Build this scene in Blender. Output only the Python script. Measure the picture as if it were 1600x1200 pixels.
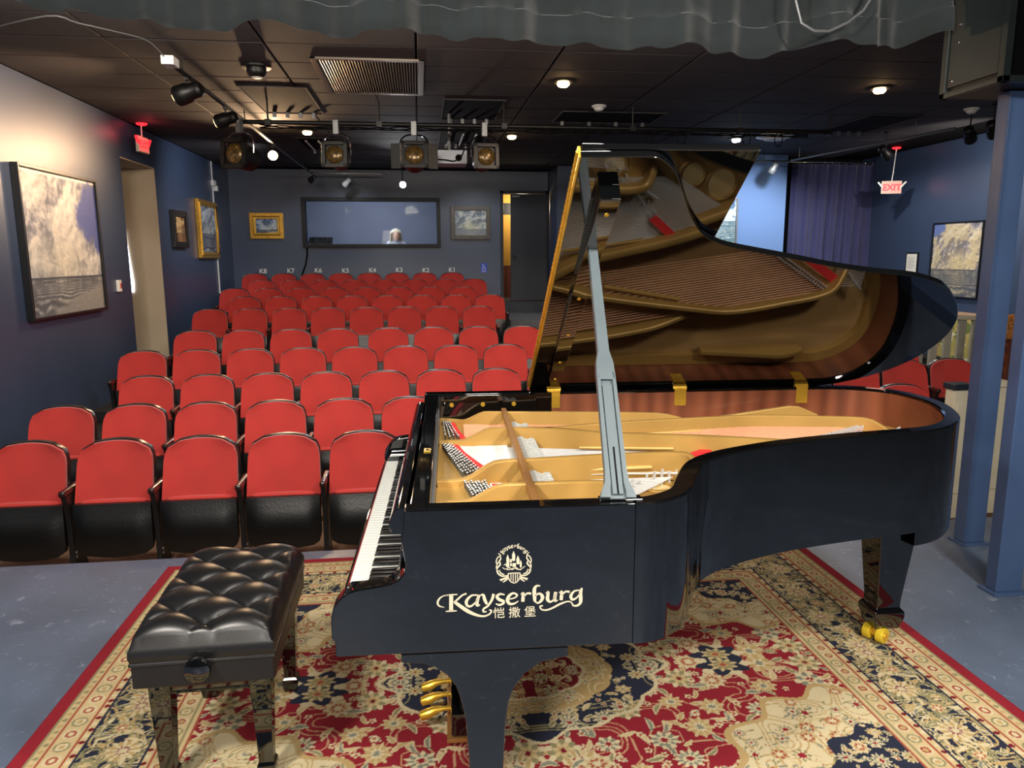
import bpy, bmesh, math, random
import numpy as np
from mathutils import Vector, Matrix
for o in list(bpy.data.objects): bpy.data.objects.remove(o)
SC = bpy.context.scene; COL = SC.collection
PI = math.pi; R = math.radians
rnd = random.Random(7)

# ------------------------------------------------------------------ camera
cam_d = bpy.data.cameras.new('camera'); cam = bpy.data.objects.new('camera', cam_d); COL.objects.link(cam)
cam_d.sensor_fit = 'HORIZONTAL'; cam_d.sensor_width = 36.0; cam_d.lens = 36.0*1159.67/1600; cam_d.clip_start = .05
YAW, PITCH, ROLL, CAMH = .12262, .16982, -.00375, 1.64
fw = Vector((math.sin(YAW)*math.cos(PITCH), math.cos(YAW)*math.cos(PITCH), -math.sin(PITCH)))
rt = Vector((math.cos(YAW), -math.sin(YAW), 0)); up = rt.cross(fw)
r2 = rt*math.cos(ROLL)+up*math.sin(ROLL); u2 = -rt*math.sin(ROLL)+up*math.cos(ROLL)
cam.matrix_world = Matrix(((r2.x,u2.x,-fw.x,0),(r2.y,u2.y,-fw.y,0),(r2.z,u2.z,-fw.z,CAMH),(0,0,0,1)))
SC.camera = cam

# ------------------------------------------------------------------ world, exposure, lamps
SC.view_settings.view_transform = 'Standard'; SC.view_settings.look = 'None'
SC.view_settings.exposure = 0.12; SC.view_settings.gamma = 1.0; SC.view_settings.use_curve_mapping = False
wd = bpy.data.worlds.new('world'); SC.world = wd; wd.use_nodes = True
wd.node_tree.nodes['Background'].inputs[0].default_value = (.5,.55,.65,1)
wd.node_tree.nodes['Background'].inputs[1].default_value = .02

def lamp(name, kind, loc, energy, color=(1,1,1), aim=None, size=.1, spot=90, blend=.6, size_y=None):
    d = bpy.data.lights.new(name, kind); d.energy = energy; d.color = color
    if kind == 'AREA':
        d.size = size
        if size_y: d.shape = 'RECTANGLE'; d.size_y = size_y
    else: d.shadow_soft_size = size
    if kind == 'SPOT': d.spot_size = R(spot); d.spot_blend = blend
    o = bpy.data.objects.new(name, d); COL.objects.link(o); o.location = loc
    if aim is not None:
        o.rotation_euler = (Vector(aim)-Vector(loc)).to_track_quat('-Z','Y').to_euler()
    elif kind != 'POINT': o.rotation_euler = (0,0,0)
    return o
WARM = (1,.70,.42); NEUT = (1,.93,.84); COOL = (.86,.93,1)
# stage wash hung above and behind the photographer
lamp('stage_wash','AREA',(-1.6,.3,3.2),120,NEUT,(-.4,2.6,.2),.35)
lamp('stage_wash','AREA',(2.1,.3,3.2),115,NEUT,(1.5,2.8,.2),.35)
lamp('stage_wash','AREA',(.3,-.6,3.2),60,NEUT,(.3,.2,0),.35)  # added lamp, brightens the floor that the cheek mirrors
lamp('stage_wash','AREA',(.6,2.2,3.28),30,NEUT,(.6,2.2,0),.35)
for x in (-1.2,1.6): lamp('stage_front_fill','AREA',(x,-1.9,2.5),70,NEUT,(x*.5+.3,2.2,.2),.6)  # added low fill, lightens the shade under the piano
# unseen fill lamps added behind the valance to brighten the seats
for x in (-2.2,-.2,1.8): lamp('house_fill','AREA',(x,4.9,3.25),62,(1,.88,.74),(x*.8-.2,8.6,.4),.4)
for x,y,e,c in ((1.45,7.56,60,WARM),(4.74,7.5,60,WARM),(-1.46,10.77,55,WARM),(1.35,10.87,50,WARM),(4.66,10.84,150,COOL),(-1.4,13.9,50,COOL),(1.2,13.9,45,COOL),(6.6,10.9,90,NEUT)):
    lamp('downlight','SPOT',(x,y,3.27),e,c,(x,y,0),.06,165,.5)

# ------------------------------------------------------------------ helpers
class MB:
    def __init__(s): s.v=[]; s.f=[]; s.m=[]
    def add(s, vs, fs, m=0):
        b=len(s.v); s.v.extend([tuple(p) for p in vs])
        for f in fs: s.f.append([i+b for i in f]); s.m.append(m)
        return s
    def box(s, a, b, m=0, rot=None, piv=None):
        x0,y0,z0=a; x1,y1,z1=b
        vs=[(x0,y0,z0),(x1,y0,z0),(x1,y1,z0),(x0,y1,z0),(x0,y0,z1),(x1,y0,z1),(x1,y1,z1),(x0,y1,z1)]
        if rot is not None:
            p=Vector(piv) if piv is not None else Vector(((x0+x1)/2,(y0+y1)/2,(z0+z1)/2))
            vs=[rot@(Vector(q)-p)+p for q in vs]
        return s.add(vs,[(0,3,2,1),(4,5,6,7),(0,1,5,4),(1,2,6,5),(2,3,7,6),(3,0,4,7)],m)
    def prism(s, poly, fn, h0, h1, m=0, cap=True):
        n=len(poly); vs=[fn(p[0],p[1],h0) for p in poly]+[fn(p[0],p[1],h1) for p in poly]
        fs=[(i,(i+1)%n,n+(i+1)%n,n+i) for i in range(n)]
        if cap: fs+= [tuple(range(n-1,-1,-1)), tuple(range(n,2*n))]
        return s.add(vs,fs,m)
    def tube(s, path, r, n=8, m=0, closed=False):
        P=[Vector(p) for p in path]; k=len(P); vs=[]; fs=[]
        rr=r if isinstance(r,(list,tuple)) else [r]*k
        up0=None
        for i,p in enumerate(P):
            t=(P[min(i+1,k-1)]-P[max(i-1,0)]).normalized()
            if up0 is None: up0=Vector((0,0,1)) if abs(t.z)<.9 else Vector((1,0,0))
            a=t.cross(up0).normalized(); b=a.cross(t).normalized(); up0=b
            for j in range(n):
                q=2*PI*j/n; vs.append(p+(a*math.cos(q)+b*math.sin(q))*rr[i])
        for i in range(k-1):
            for j in range(n): fs.append((i*n+j,i*n+(j+1)%n,(i+1)*n+(j+1)%n,(i+1)*n+j))
        fs.append(tuple(range(n-1,-1,-1))); fs.append(tuple(range((k-1)*n,k*n)))
        return s.add(vs,fs,m)
    def cyl(s, a, b, r0, r1=None, n=16, m=0):
        return s.tube([a,b],[r0,r0 if r1 is None else r1],n,m)
    def lathe(s, prof, c=(0,0,0), n=20, m=0, mat=None):
        vs=[]; fs=[]; k=len(prof)
        for r,z in prof:
            for j in range(n):
                q=2*PI*j/n; vs.append(Vector((r*math.cos(q),r*math.sin(q),z)))
        for i in range(k-1):
            for j in range(n): fs.append((i*n+j,i*n+(j+1)%n,(i+1)*n+(j+1)%n,(i+1)*n+j))
        fs.append(tuple(range(n-1,-1,-1))); fs.append(tuple(range((k-1)*n,k*n)))
        c=Vector(c); vs=[(mat@p if mat is not None else p)+c for p in vs]
        return s.add(vs,fs,m)
    def strip(s, A, B, m=0, closed=False):
        n=len(A); e=n if closed else n-1
        return s.add(list(A)+list(B),[(i,(i+1)%n,n+(i+1)%n,n+i) for i in range(e)],m)

def mesh(name, mb, mats, bev=0, smooth=32, seg=2):
    me=bpy.data.meshes.new(name); me.from_pydata([tuple(v) for v in mb.v],[],mb.f)
    for k in (mats if isinstance(mats,(list,tuple)) else [mats]): me.materials.append(k)
    me.polygons.foreach_set('material_index', mb.m)
    bm=bmesh.new(); bm.from_mesh(me)
    bmesh.ops.recalc_face_normals(bm, faces=bm.faces)
    if bev:
        es=[e for e in bm.edges if len(e.link_faces)==2 and e.calc_face_angle(0)>R(30)]
        bmesh.ops.bevel(bm, geom=es, offset=bev, segments=seg, affect='EDGES', profile=.5, clamp_overlap=True)
    bm.to_mesh(me); bm.free()
    if smooth:
        me.polygons.foreach_set('use_smooth',[True]*len(me.polygons)); me.set_sharp_from_angle(angle=R(smooth))
    me.update(); return me
def link(name, me, parent=None):
    o=bpy.data.objects.new(name, me); COL.objects.link(o)
    if parent is not None: o.parent=parent
    return o
def obj(name, mb, mats, parent=None, bev=0, smooth=32, seg=2):
    o=link(name, mesh(name, mb, mats, bev, smooth, seg), parent)
    if bev and smooth:
        w=o.modifiers.new('weighted_normal','WEIGHTED_NORMAL'); w.keep_sharp=True; w.weight=100
    return o
def tag(o, label, cat, group=None):
    o['label']=label; o['category']=cat
    if group: o['group']=group
    return o
def thing(name, label, cat, loc=(0,0,0), rz=0, group=None):
    o=bpy.data.objects.new(name,None); COL.objects.link(o); o.empty_display_size=.1
    o.location=loc; o.rotation_euler=(0,0,rz); return tag(o,label,cat,group)
def struct(name, mb, mats, parent=None, bev=0, smooth=32):
    o=obj(name,mb,mats,parent,bev,smooth)
    if parent is None: o['kind']='structure'
    return o
def dup(root, loc=None, rz=None, label=None, group=None):
    r=root.copy(); COL.objects.link(r)
    if loc is not None: r.location=loc
    if rz is not None: r.rotation_euler=(0,0,rz)
    if label: r['label']=label
    if group: r['group']=group
    for ch in list(root.children):
        c=ch.copy(); COL.objects.link(c); c.parent=r
        for g in list(ch.children):
            d=g.copy(); COL.objects.link(d); d.parent=c
    return r
def text_mesh(body, size, mats, extrude=.001, align='CENTER', offset=0, bold=0):
    cu=bpy.data.curves.new('lettering','FONT'); cu.body=body; cu.size=size; cu.extrude=extrude; cu.align_x=align; cu.offset=bold
    o=bpy.data.objects.new('lettering',cu); COL.objects.link(o)
    me=bpy.data.meshes.new_from_object(o.evaluated_get(bpy.context.evaluated_depsgraph_get()))
    bpy.data.objects.remove(o); bpy.data.curves.remove(cu)
    me.materials.clear(); me.materials.append(mats); return me

def s2l(c):
    c=np.asarray(c,float)/255.; return np.where(c<=.04045,c/12.92,((c+.055)/1.055)**2.4)
def hexc(r,g,b): return tuple(s2l((r,g,b)))
MATS={}
def mat(name, rgb, rough=.5, metal=0., var=.08, scale=6., bump=0., bscale=120., ior=1.5, emit=None, estr=0, coat=0, stretch=None, spec=None, sheen=0):
    m=bpy.data.materials.new(name); m.use_nodes=True; nt=m.node_tree; b=nt.nodes['Principled BSDF']
    c=hexc(*rgb)
    tc=nt.nodes.new('ShaderNodeTexCoord'); mp=nt.nodes.new('ShaderNodeMapping'); nt.links.new(tc.outputs['Object'],mp.inputs[0])
    if stretch: mp.inputs['Scale'].default_value=stretch
    nz=nt.nodes.new('ShaderNodeTexNoise'); nz.inputs['Scale'].default_value=scale; nz.inputs['Detail'].default_value=5
    nt.links.new(mp.outputs[0],nz.inputs['Vector'])
    rp=nt.nodes.new('ShaderNodeValToRGB'); rp.color_ramp.elements[0].position=.3; rp.color_ramp.elements[1].position=.7
    rp.color_ramp.elements[0].color=(*[max(0,k*(1-var)) for k in c],1); rp.color_ramp.elements[1].color=(*[min(1,k*(1+var)) for k in c],1)
    nt.links.new(nz.outputs['Fac'],rp.inputs[0]); nt.links.new(rp.outputs[0],b.inputs['Base Color'])
    b.inputs['Roughness'].default_value=rough; b.inputs['Metallic'].default_value=metal; b.inputs['IOR'].default_value=ior
    if coat: b.inputs['Coat Weight'].default_value=coat; b.inputs['Coat Roughness'].default_value=.05
    if spec is not None: b.inputs['Specular IOR Level'].default_value=spec
    if sheen: b.inputs['Sheen Weight'].default_value=sheen
    if emit: b.inputs['Emission Color'].default_value=(*hexc(*emit),1); b.inputs['Emission Strength'].default_value=estr
    if bump:
        n2=nt.nodes.new('ShaderNodeTexNoise'); n2.inputs['Scale'].default_value=bscale; n2.inputs['Detail'].default_value=3
        nt.links.new(mp.outputs[0],n2.inputs['Vector'])
        bp=nt.nodes.new('ShaderNodeBump'); bp.inputs['Strength'].default_value=bump; bp.inputs['Distance'].default_value=.01
        nt.links.new(n2.outputs['Fac'],bp.inputs['Height']); nt.links.new(bp.outputs[0],b.inputs['Normal'])
    MATS[name]=m; return m
def mat_scuffed(name, rgb, scuff, rough=.45, amount=.62, scale=3.5, spec=.5):
    """painted surface with pale scuffs and chips of their own shape"""
    m=mat(name,rgb,rough,0,.16,2.2,.08,60,spec=spec); nt=m.node_tree; b=nt.nodes['Principled BSDF']
    src=b.inputs['Base Color'].links[0].from_socket; mp=[n for n in nt.nodes if n.type=='MAPPING'][0]
    n=nt.nodes.new('ShaderNodeTexNoise'); n.inputs['Scale'].default_value=scale*7; n.inputs['Detail'].default_value=9; n.inputs['Roughness'].default_value=.72; n.inputs['Distortion'].default_value=1.2
    nt.links.new(mp.outputs[0],n.inputs['Vector'])
    r=nt.nodes.new('ShaderNodeValToRGB'); r.color_ramp.elements[0].position=amount; r.color_ramp.elements[1].position=amount+.16
    nt.links.new(n.outputs['Fac'],r.inputs[0])
    mx=nt.nodes.new('ShaderNodeMix'); mx.data_type='RGBA'; mx.inputs[7].default_value=(*hexc(*scuff),1)
    nt.links.new(r.outputs[0],mx.inputs[0]); nt.links.new(src,mx.inputs[6]); nt.links.new(mx.outputs[2],b.inputs['Base Color'])
    return m
def mat_attr(name, rough=.8, bump=0, spec=.3):
    m=bpy.data.materials.new(name); m.use_nodes=True; nt=m.node_tree; b=nt.nodes['Principled BSDF']
    a=nt.nodes.new('ShaderNodeVertexColor'); a.layer_name='Col'
    n=nt.nodes.new('ShaderNodeTexNoise'); n.inputs['Scale'].default_value=160; tc=nt.nodes.new('ShaderNodeTexCoord'); nt.links.new(tc.outputs['Object'],n.inputs['Vector'])
    mx=nt.nodes.new('ShaderNodeMix'); mx.data_type='RGBA'; mx.blend_type='MULTIPLY'; mx.inputs[0].default_value=.25
    nt.links.new(a.outputs[0],mx.inputs[6]); nt.links.new(n.outputs['Fac'],mx.inputs[7]); nt.links.new(mx.outputs[2],b.inputs['Base Color'])
    b.inputs['Roughness'].default_value=rough; b.inputs['Specular IOR Level'].default_value=spec
    if bump:
        bp=nt.nodes.new('ShaderNodeBump'); bp.inputs['Strength'].default_value=bump; bp.inputs['Distance'].default_value=.004
        nt.links.new(n.outputs['Fac'],bp.inputs['Height']); nt.links.new(bp.outputs[0],b.inputs['Normal'])
    MATS[name]=m; return m
def mat_wood(name, dark, light, rough=.25, axis='X', scale=3., coat=.6):
    m=bpy.data.materials.new(name); m.use_nodes=True; nt=m.node_tree; b=nt.nodes['Principled BSDF']
    tc=nt.nodes.new('ShaderNodeTexCoord'); mp=nt.nodes.new('ShaderNodeMapping'); nt.links.new(tc.outputs['Object'],mp.inputs[0])
    mp.inputs['Scale'].default_value={'X':(.35,2,2),'Z':(2,2,.3),'Y':(2,.35,2)}[axis]
    n=nt.nodes.new('ShaderNodeTexNoise'); n.inputs['Scale'].default_value=scale; n.inputs['Detail'].default_value=6; n.inputs['Distortion'].default_value=1.5
    nt.links.new(mp.outputs[0],n.inputs['Vector'])
    w=nt.nodes.new('ShaderNodeTexWave'); w.inputs['Scale'].default_value=scale*1.5; w.inputs['Distortion'].default_value=6; w.inputs['Detail'].default_value=3; w.bands_direction='Z' if axis!='Z' else 'X'
    nt.links.new(mp.outputs[0],w.inputs['Vector'])
    mx=nt.nodes.new('ShaderNodeMix'); mx.inputs[0].default_value=.6; nt.links.new(n.outputs['Fac'],mx.inputs[2]); nt.links.new(w.outputs['Fac'],mx.inputs[3])
    mx.inputs[0].default_value=.35
    r=nt.nodes.new('ShaderNodeValToRGB'); r.color_ramp.elements[0].position=.25; r.color_ramp.elements[1].position=.8
    r.color_ramp.elements[0].color=(*hexc(*dark),1); r.color_ramp.elements[1].color=(*hexc(*light),1)
    nt.links.new(mx.outputs[0],r.inputs[0]); nt.links.new(r.outputs[0],b.inputs['Base Color'])
    b.inputs['Roughness'].default_value=rough; b.inputs['Coat Weight'].default_value=coat; b.inputs['Coat Roughness'].default_value=.08
    MATS[name]=m; return m
def grid_colored(name, X, Y, Z, rgb, material):
    """grid mesh (ny,nx arrays) with a point colour per vertex"""
    ny,nx=X.shape; me=bpy.data.meshes.new(name)
    co=np.stack([X,Y,Z],-1).reshape(-1,3); idx=np.arange(nx*ny).reshape(ny,nx)
    q=np.stack([idx[:-1,:-1],idx[:-1,1:],idx[1:,1:],idx[1:,:-1]],-1).reshape(-1)
    nf=(nx-1)*(ny-1)
    me.vertices.add(nx*ny); me.vertices.foreach_set('co',co.reshape(-1).astype(np.float32))
    me.loops.add(nf*4); me.loops.foreach_set('vertex_index',q.astype(np.int32))
    me.polygons.add(nf); me.polygons.foreach_set('loop_start',(np.arange(nf)*4).astype(np.int32))
    me.update(calc_edges=True)
    at=me.color_attributes.new('Col','FLOAT_COLOR','POINT')
    c=np.ones((nx*ny,4),np.float32); c[:,:3]=s2l(rgb.reshape(-1,3)); at.data.foreach_set('color',c.reshape(-1))
    me.materials.append(material); me.validate(); return me

gloss=mat('piano_black_polish',(7,8,9),.03,0,.1,2,ior=1.82)
satin=mat('satin_black',(13,14,15),.30,0,.1,5)
gold=mat('plate_gold',(180,142,76),.42,.3,.05,9,.05,200)
golddk=mat('plate_bronze',(160,114,64),.35,.5,.06,9)
brass=mat('brass',(226,182,66),.25,.7,.08,20)
yellowm=mat('yellow_caster',(215,185,45),.35,.2,.1,20)
steel=mat('steel',(205,206,204),.3,.35,.05,30)
copper=mat('copper_winding',(196,140,104),.45,.2,.1,40)
feltred=mat('red_felt',(215,40,40),.9,0,.1,60,.1,300)
feltw=mat('white_felt',(225,222,210),.9,0,.05,60)
spruce=mat_wood('spruce',(170,134,84),(196,160,106),.3,'X',5,.3)
mahog=mat_wood('mahogany',(94,48,29),(132,74,48),.35,'Z',1.2,.3)
ivory=mat('ivory_key',(214,216,210),.18,0,.02,8)
ebony=mat('ebony_key',(16,16,17),.25,0,.1,30)
leather=mat('black_leather',(19,19,20),.36,0,.15,14,.03,260)
redfab=mat('red_fabric',(166,36,30),.85,0,.10,5,.15,500,sheen=.25)
blackpl=mat_scuffed('black_seat_shell',(12,12,12),(74,76,76),.34,.69,3)
iron=mat_scuffed('black_cast_iron',(14,14,15),(150,150,148),.4,.74,4)
armwood=mat_wood('armrest_wood',(24,12,10),(44,22,18),.3,'Y',6,.5)
navy=mat('navy_wall_paint',(52,66,92),.40,0,.07,1.3,.05,90,ior=1.6)
navyd=mat('dark_navy_paint',(20,27,40),.5,0,.1,2)
bluewall=mat('sky_blue_wall_paint',(96,128,178),.6,0,.04,1.2,.04,90)
beige=mat('beige_reveal_paint',(190,172,146),.65,0,.08,2)
charcoal=mat('charcoal_ceiling_tile',(60,57,60),.8,0,.12,3,.25,180)
blackm=mat('matte_black',(11,11,12),.9,0,.15,8,spec=.15)
blackmetal=mat('black_metal',(11,11,12),.45,.2,.1,8)
stagefl=mat_scuffed('stage_floor_paint',(80,92,111),(140,150,166),.42,.585,2.2)
carpet=mat('aisle_carpet',(92,92,94),.95,0,.25,40,.2,300)
brownfl=mat('brown_floor',(112,88,68),.6,0,.2,6)
greyprop=mat('satin_grey_prop',(92,103,108),.36,.1,.04,10)
white=mat('white_plastic',(225,225,222),.45,0,.04,10)
grey=mat('grey_metal',(120,122,124),.4,.5,.08,10)
chrome=mat('chrome',(220,220,222),.1,1,.03,10)
glass=bpy.data.materials.new('window_glass'); glass.use_nodes=True
_b=glass.node_tree.nodes['Principled BSDF']; _b.inputs['Base Color'].default_value=(.85,.9,.95,1); _b.inputs['Roughness'].default_value=.02; _b.inputs['Transmission Weight'].default_value=1; _b.inputs['IOR'].default_value=1.1
goldfr=mat('gilt_frame',(196,150,62),.3,.7,.2,25,.2,60)
creamw=mat('cream_railing_paint',(186,178,156),.5,0,.08,5)
railgrey=mat('grey_railing_paint',(158,156,142),.5,0,.08,5)
canvasm=mat_attr('painted_canvas',.55,.2,.35)
rugm=mat_attr('rug_pile',.95,.4,.1)
glow_warm=mat('lamp_glow_warm',(255,225,170),.4,emit=(255,205,140),estr=30)
glow_white=mat('lamp_glow_white',(255,250,240),.4,emit=(245,248,255),estr=30)
exitred=mat('exit_red',(235,50,60),.5,emit=(255,40,50),estr=1.6)
exitface=mat('exit_face',(225,150,140),.5,emit=(255,110,100),estr=.5)
valm=mat('valance_velour',(28,36,38),.9,0,.22,5,.3,260,sheen=.3)
curtm=mat('navy_curtain_cloth',(48,50,92),.85,0,.12,5,.2,300,sheen=.2)
skin=mat('skin',(226,170,145),.5,0,.04,10)
hairm=mat('grey_hair',(205,196,176),.6,0,.2,90,.3,200,stretch=(1,1,.15))
cloth_p=mat('pale_shirt',(198,204,222),.8,0,.06,12)
lettergold=mat('logo_inlay',(214,204,176),.35,.25,.05,20)
bluesign=mat('blue_sign',(30,70,190),.4,0,.03,10)
paperw=mat('printed_paper',(226,224,214),.6,0,.03,20)
darkfl=mat('dark_tier_floor',(20,20,21),.8,0,.2,6)
pinlit=mat('pin_steel_lit',(186,186,182),.3,.2,.03,30)  # paler steel: the lit pin tops are put into the colour
pinshade=mat('pin_steel_shaded',(92,90,84),.4,.5,.05,30)  # darker steel: shade on the pin sides is put into the colour
dampm=mat('damper_grey',(176,178,174),.5,0,.25,60)
# ------------------------------------------------------------------ room shell
XL, XR, YB, YF, ZC = -3.63, 8.0, 15.4, -2.6, 3.34
def S(name, a, b, m, parent=None): return struct(name, MB().box(a,b), m, parent, smooth=0)
stage=S('floor',(XL,YF,-.5),(XR,4.09,0),stagefl)
# rows: letter, first seat x, count, back-top y, back-top z
W_=.535
ROWS=[('A',-2.534,5,5.051,.453),('B',-2.771,6,6.062,.493),('C',-2.494,8,7.089,.561),('D',-2.838,8,8.013,.686),('E',-2.57,8,8.93,.80),
      ('F',-2.897,8,10.816,.925),('G',-2.644,8,11.806,1.041),('H',-3.022,8,12.804,1.13),('J',-2.759,8,13.712,1.237),('K',-3.104,8,14.807,1.329)]
SEAT_H=.83
prev=4.09
for i,(L,x0,n,y,z) in enumerate(ROWS):
    y1=ROWS[i+1][3]-.42 if i+1<len(ROWS) else YB
    S('floor_tier',(XL,prev,-.7),(XR,y1,z-SEAT_H),brownfl if i<2 else darkfl); prev=y1
def wall(name, axis, pos, thick, a0, a1, z0, z1, holes, m):
    """wall slab with rectangular openings; axis 'x' = plane of constant x; built as one mesh of blocks"""
    mb=MB(); cuts=sorted(set([a0,a1]+[h[0] for h in holes]+[h[1] for h in holes])); 
    for c0,c1 in zip(cuts[:-1],cuts[1:]):
        zs=[(z0,z1)]
        for h in holes:
            if h[0]<=c0 and h[1]>=c1:
                nz=[]
                for p,q in zs:
                    if h[2]>p: nz.append((p,min(q,h[2])))
                    if h[3]<q: nz.append((max(p,h[3]),q))
                zs=nz
        for p,q in zs:
            if q-p<1e-4: continue
            lo,hi=sorted((pos,pos+thick))
            if axis=='x': mb.box((lo,c0,p),(hi,c1,q))
            else: mb.box((c0,lo,p),(c1,hi,q))
    return struct(name,mb,m,None,smooth=0)
wall('wall_left','x',XL,-.9,YF,YB+.2,-.7,ZC,[(10.02,11.25,-.7,2.88)],navy)
wall('wall_back','y',YB,.2,XL,2.65,-.7,ZC,[(-2.2,.38,1.9,2.74),(1.73,2.60,.74,2.90)],navy)
S('wall_back_return',(2.66,14.4,-.7),(4.75,YB+.2,ZC),navy)
S('wall_house_right',(4.75,12.5,-.7),(6.32,YB+.2,ZC),bluewall)
S('wall_behind_curtain',(6.32,13.0,-.7),(XR+.2,13.2,ZC),blackm)
S('wall_right',(XR,YF,-.7),(XR+.2,13.2,ZC),navy)
S('wall_stage_back',(XL,YF-.2,-.7),(XR+.2,YF,ZC),navyd)
# recess in the left wall: beige reveals, dark door with a daylight gap
struct('trim_1',MB().box((XL-.88,11.235,-.6),(XL-.005,11.249,2.875)),beige,smooth=0)
struct('trim_2',MB().box((XL-.88,10.03,2.865),(XL-.005,11.235,2.879)),beige,smooth=0)
d=thing('door_1','dark recessed side door with a sliver of daylight beside it','door',(XL-.62,10.05,0)); d['kind']='structure'
obj('door_leaf',MB().box((-.05,0,-.4),(0,1.17,2.82)),navyd,d,.006)
daylight=mat('daylight_gap',(240,246,255),.5,emit=(225,235,255),estr=4)
obj('daylight_gap',MB().prism([(.150,2.02),(.165,2.02),(.225,1.30),(.215,1.16),(.150,1.16)],lambda a,b_,h:(a,h,b_),1.170,1.182),daylight,d)
# ceiling with separate tiles
ceil=S('ceiling',(XL-.2,YF-.2,ZC+.02),(XR+.2,YB+2.8,ZC+.12),blackm)
tile=mesh('ceiling_tile',MB().box((0,0,-.016),(1.2,.594,.0)),charcoal,.006,30,1)
nx=int((XR-XL)/1.22)+1
for i in range(nx):
    for j in range(int((YB-4.1)/.61)+1):
        x=XL+.01+i*1.216; y=4.1+j*.61
        if x+1.2>XR+.3 or y+.59>YB+.05: continue
        if x>2.66 and y>14.3: continue
        t=link('ceiling_tile',tile,ceil); t.location=(x,y,ZC+.02-rnd.random()*.003)
obj('stage_ceiling',MB().box((XL,YF,ZC),(XR,4.05,ZC+.02)),charcoal,ceil)
# booth behind the window
bw=mat('booth_wall_paint',(150,156,180),.7,0,.05,2)
mb=MB(); mb.box((-3.3,17.9,.9),(1.6,18.0,ZC)).box((-3.4,15.6,.9),(-3.3,18,ZC)).box((1.6,15.6,.9),(1.7,18,ZC)).box((-3.4,15.6,.92),(1.7,18,.97))
struct('wall_booth',mb,bw,smooth=0)
lamp('booth_lamp','AREA',(-.9,15.9,3.2),30,(.9,.95,1),(-.9,16.9,1.6),.8)
w=thing('window_1','long booth window in the back wall above the last row','window',(0,YB,0)); w['kind']='structure'
fr=MB(); X0,X1,Z0,Z1=-2.2,.38,1.9,2.74
fr.box((X0-.07,-.05,Z1),(X1+.07,.1,Z1+.07)).box((X0-.07,-.05,Z0-.07),(X1+.07,.1,Z0)).box((X0-.07,-.05,Z0),(X0,.1,Z1)).box((X1,-.05,Z0),(X1+.07,.1,Z1))
obj('window_frame',fr,blackmetal,w,.006); obj('pane',MB().box((X0,.04,Z0),(X1,.05,Z1)),glass,w,smooth=0)
struct('trim_3',MB().box((X0,YB+.1,Z0-.02),(X1,YB+.35,Z0+.005)),white,smooth=0)
# door at the back, ajar on a yellow corridor
hall=mat('yellow_corridor_wall',(228,170,70),.7,0,.06,2)
rust=mat('rust_dado',(128,66,46),.6,0,.1,4); 
mb=MB().box((1.3,16.6,1.45),(3.0,16.7,2.55),0).box((1.3,16.6,.74),(3.0,16.7,1.45),1).box((1.3,16.6,2.55),(3.0,16.7,2.80),2).box((1.3,16.6,2.80),(3.0,16.7,3.0),0)
struct('wall_corridor',mb,[hall,rust,navyd],smooth=0)
S('floor_corridor',(1.3,15.6,.6),(3.0,16.7,.74),carpet)
lamp('corridor_lamp','POINT',(2.2,16.1,2.7),26,(1,.85,.6))
d2=thing('door_2','dark back door beside the wheelchair sign, held slightly ajar','door',(2.60,YB,0)); d2['kind']='structure'
obj('door_leaf',MB().box((-.73,-.10,.76),(0,-.055,2.89)),navyd,d2,.005)
k=obj('door_handle',MB().lathe([(.012,0),(.012,.04),(.03,.05),(.033,.07),(.02,.085)],(-.66,-.10,1.64),14,0,Matrix.Rotation(PI/2,3,'X')),chrome,d2)
obj('door_frame',MB().box((-.93,-.03,.74),(-.87,.05,2.96)).box((0,-.03,.74),(.05,.05,2.96)).box((-.93,-.03,2.90),(.05,.05,2.96)),navyd,d2,.004)
obj('closer',MB().box((-.70,-.14,2.82),(-.55,-.1,2.86)),grey,d2,.004)
S('floor_aisle',(1.62,11.4,.2),(2.9,12.38,.23),carpet); S('floor_aisle',(1.62,12.38,.2),(2.9,13.29,.32),carpet); S('floor_aisle',(1.62,13.29,.3),(2.66,15.39,.515),carpet)
S('trim_4',(1.6,15.0,.5),(2.66,YB,.74),navyd)
# skirting along the back wall and left wall
S('baseboard_back',(XL,YB-.015,.499),(1.6,YB-.001,.6),navyd)

# ------------------------------------------------------------------ stage posts and hanging steel cabinet
for nm,x,y,pw,pd,lab,zt in (('stage_post',2.757,3.087,.14,.075,'nearer square steel post painted blue at the stage edge',3.34),('stage_post',3.06,3.69,.128,.09,'farther square steel post painted blue, under the black ceiling cabinet',2.48)):
    t=thing(nm,lab,'post',(x,y,0),0,'blue posts at stage right')
    obj('shaft',MB().box((0,0,.012),(pw,pd,zt)),mat_scuffed('blue_post_paint',(58,77,110),(150,168,195),.35,.70,3),t,.008)
    obj('base_plate',MB().box((-.02,-.02,0),(pw+.02,pd+.02,.013)),MATS['blue_post_paint'],t,.003)
t=thing('steel_cabinet','black steel duct box hung from the ceiling above the blue posts','cabinet',(2.88,3.53,2.48))
obj('body',MB().box((0,0,.004),(1.2,.42,.855)),blackmetal,t,.004)
fe=mat('dark_green_steel',(48,56,56),.4,.3,.15,5)
obj('side_panel',MB().box((-.012,.03,.05),(0,.39,.85)),fe,t,.003)
obj('corner_flange',MB().box((-.02,-.02,0),(.02,.02,.86)).box((-.02,-.02,0),(.02,.44,.03)).box((-.02,.40,0),(.02,.44,.86)).box((-.02,-.02,0),(1.2,.02,.03)),fe,t,.003)
for q in ((.33,.36),(.335,.27),(.36,.08)):
    obj('rivet',MB().lathe([(.009,0),(.008,.005),(.003,.008)],(-.012,q[0],q[1]),10,0,Matrix.Rotation(-PI/2,3,'Y')),chrome,t)
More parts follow.
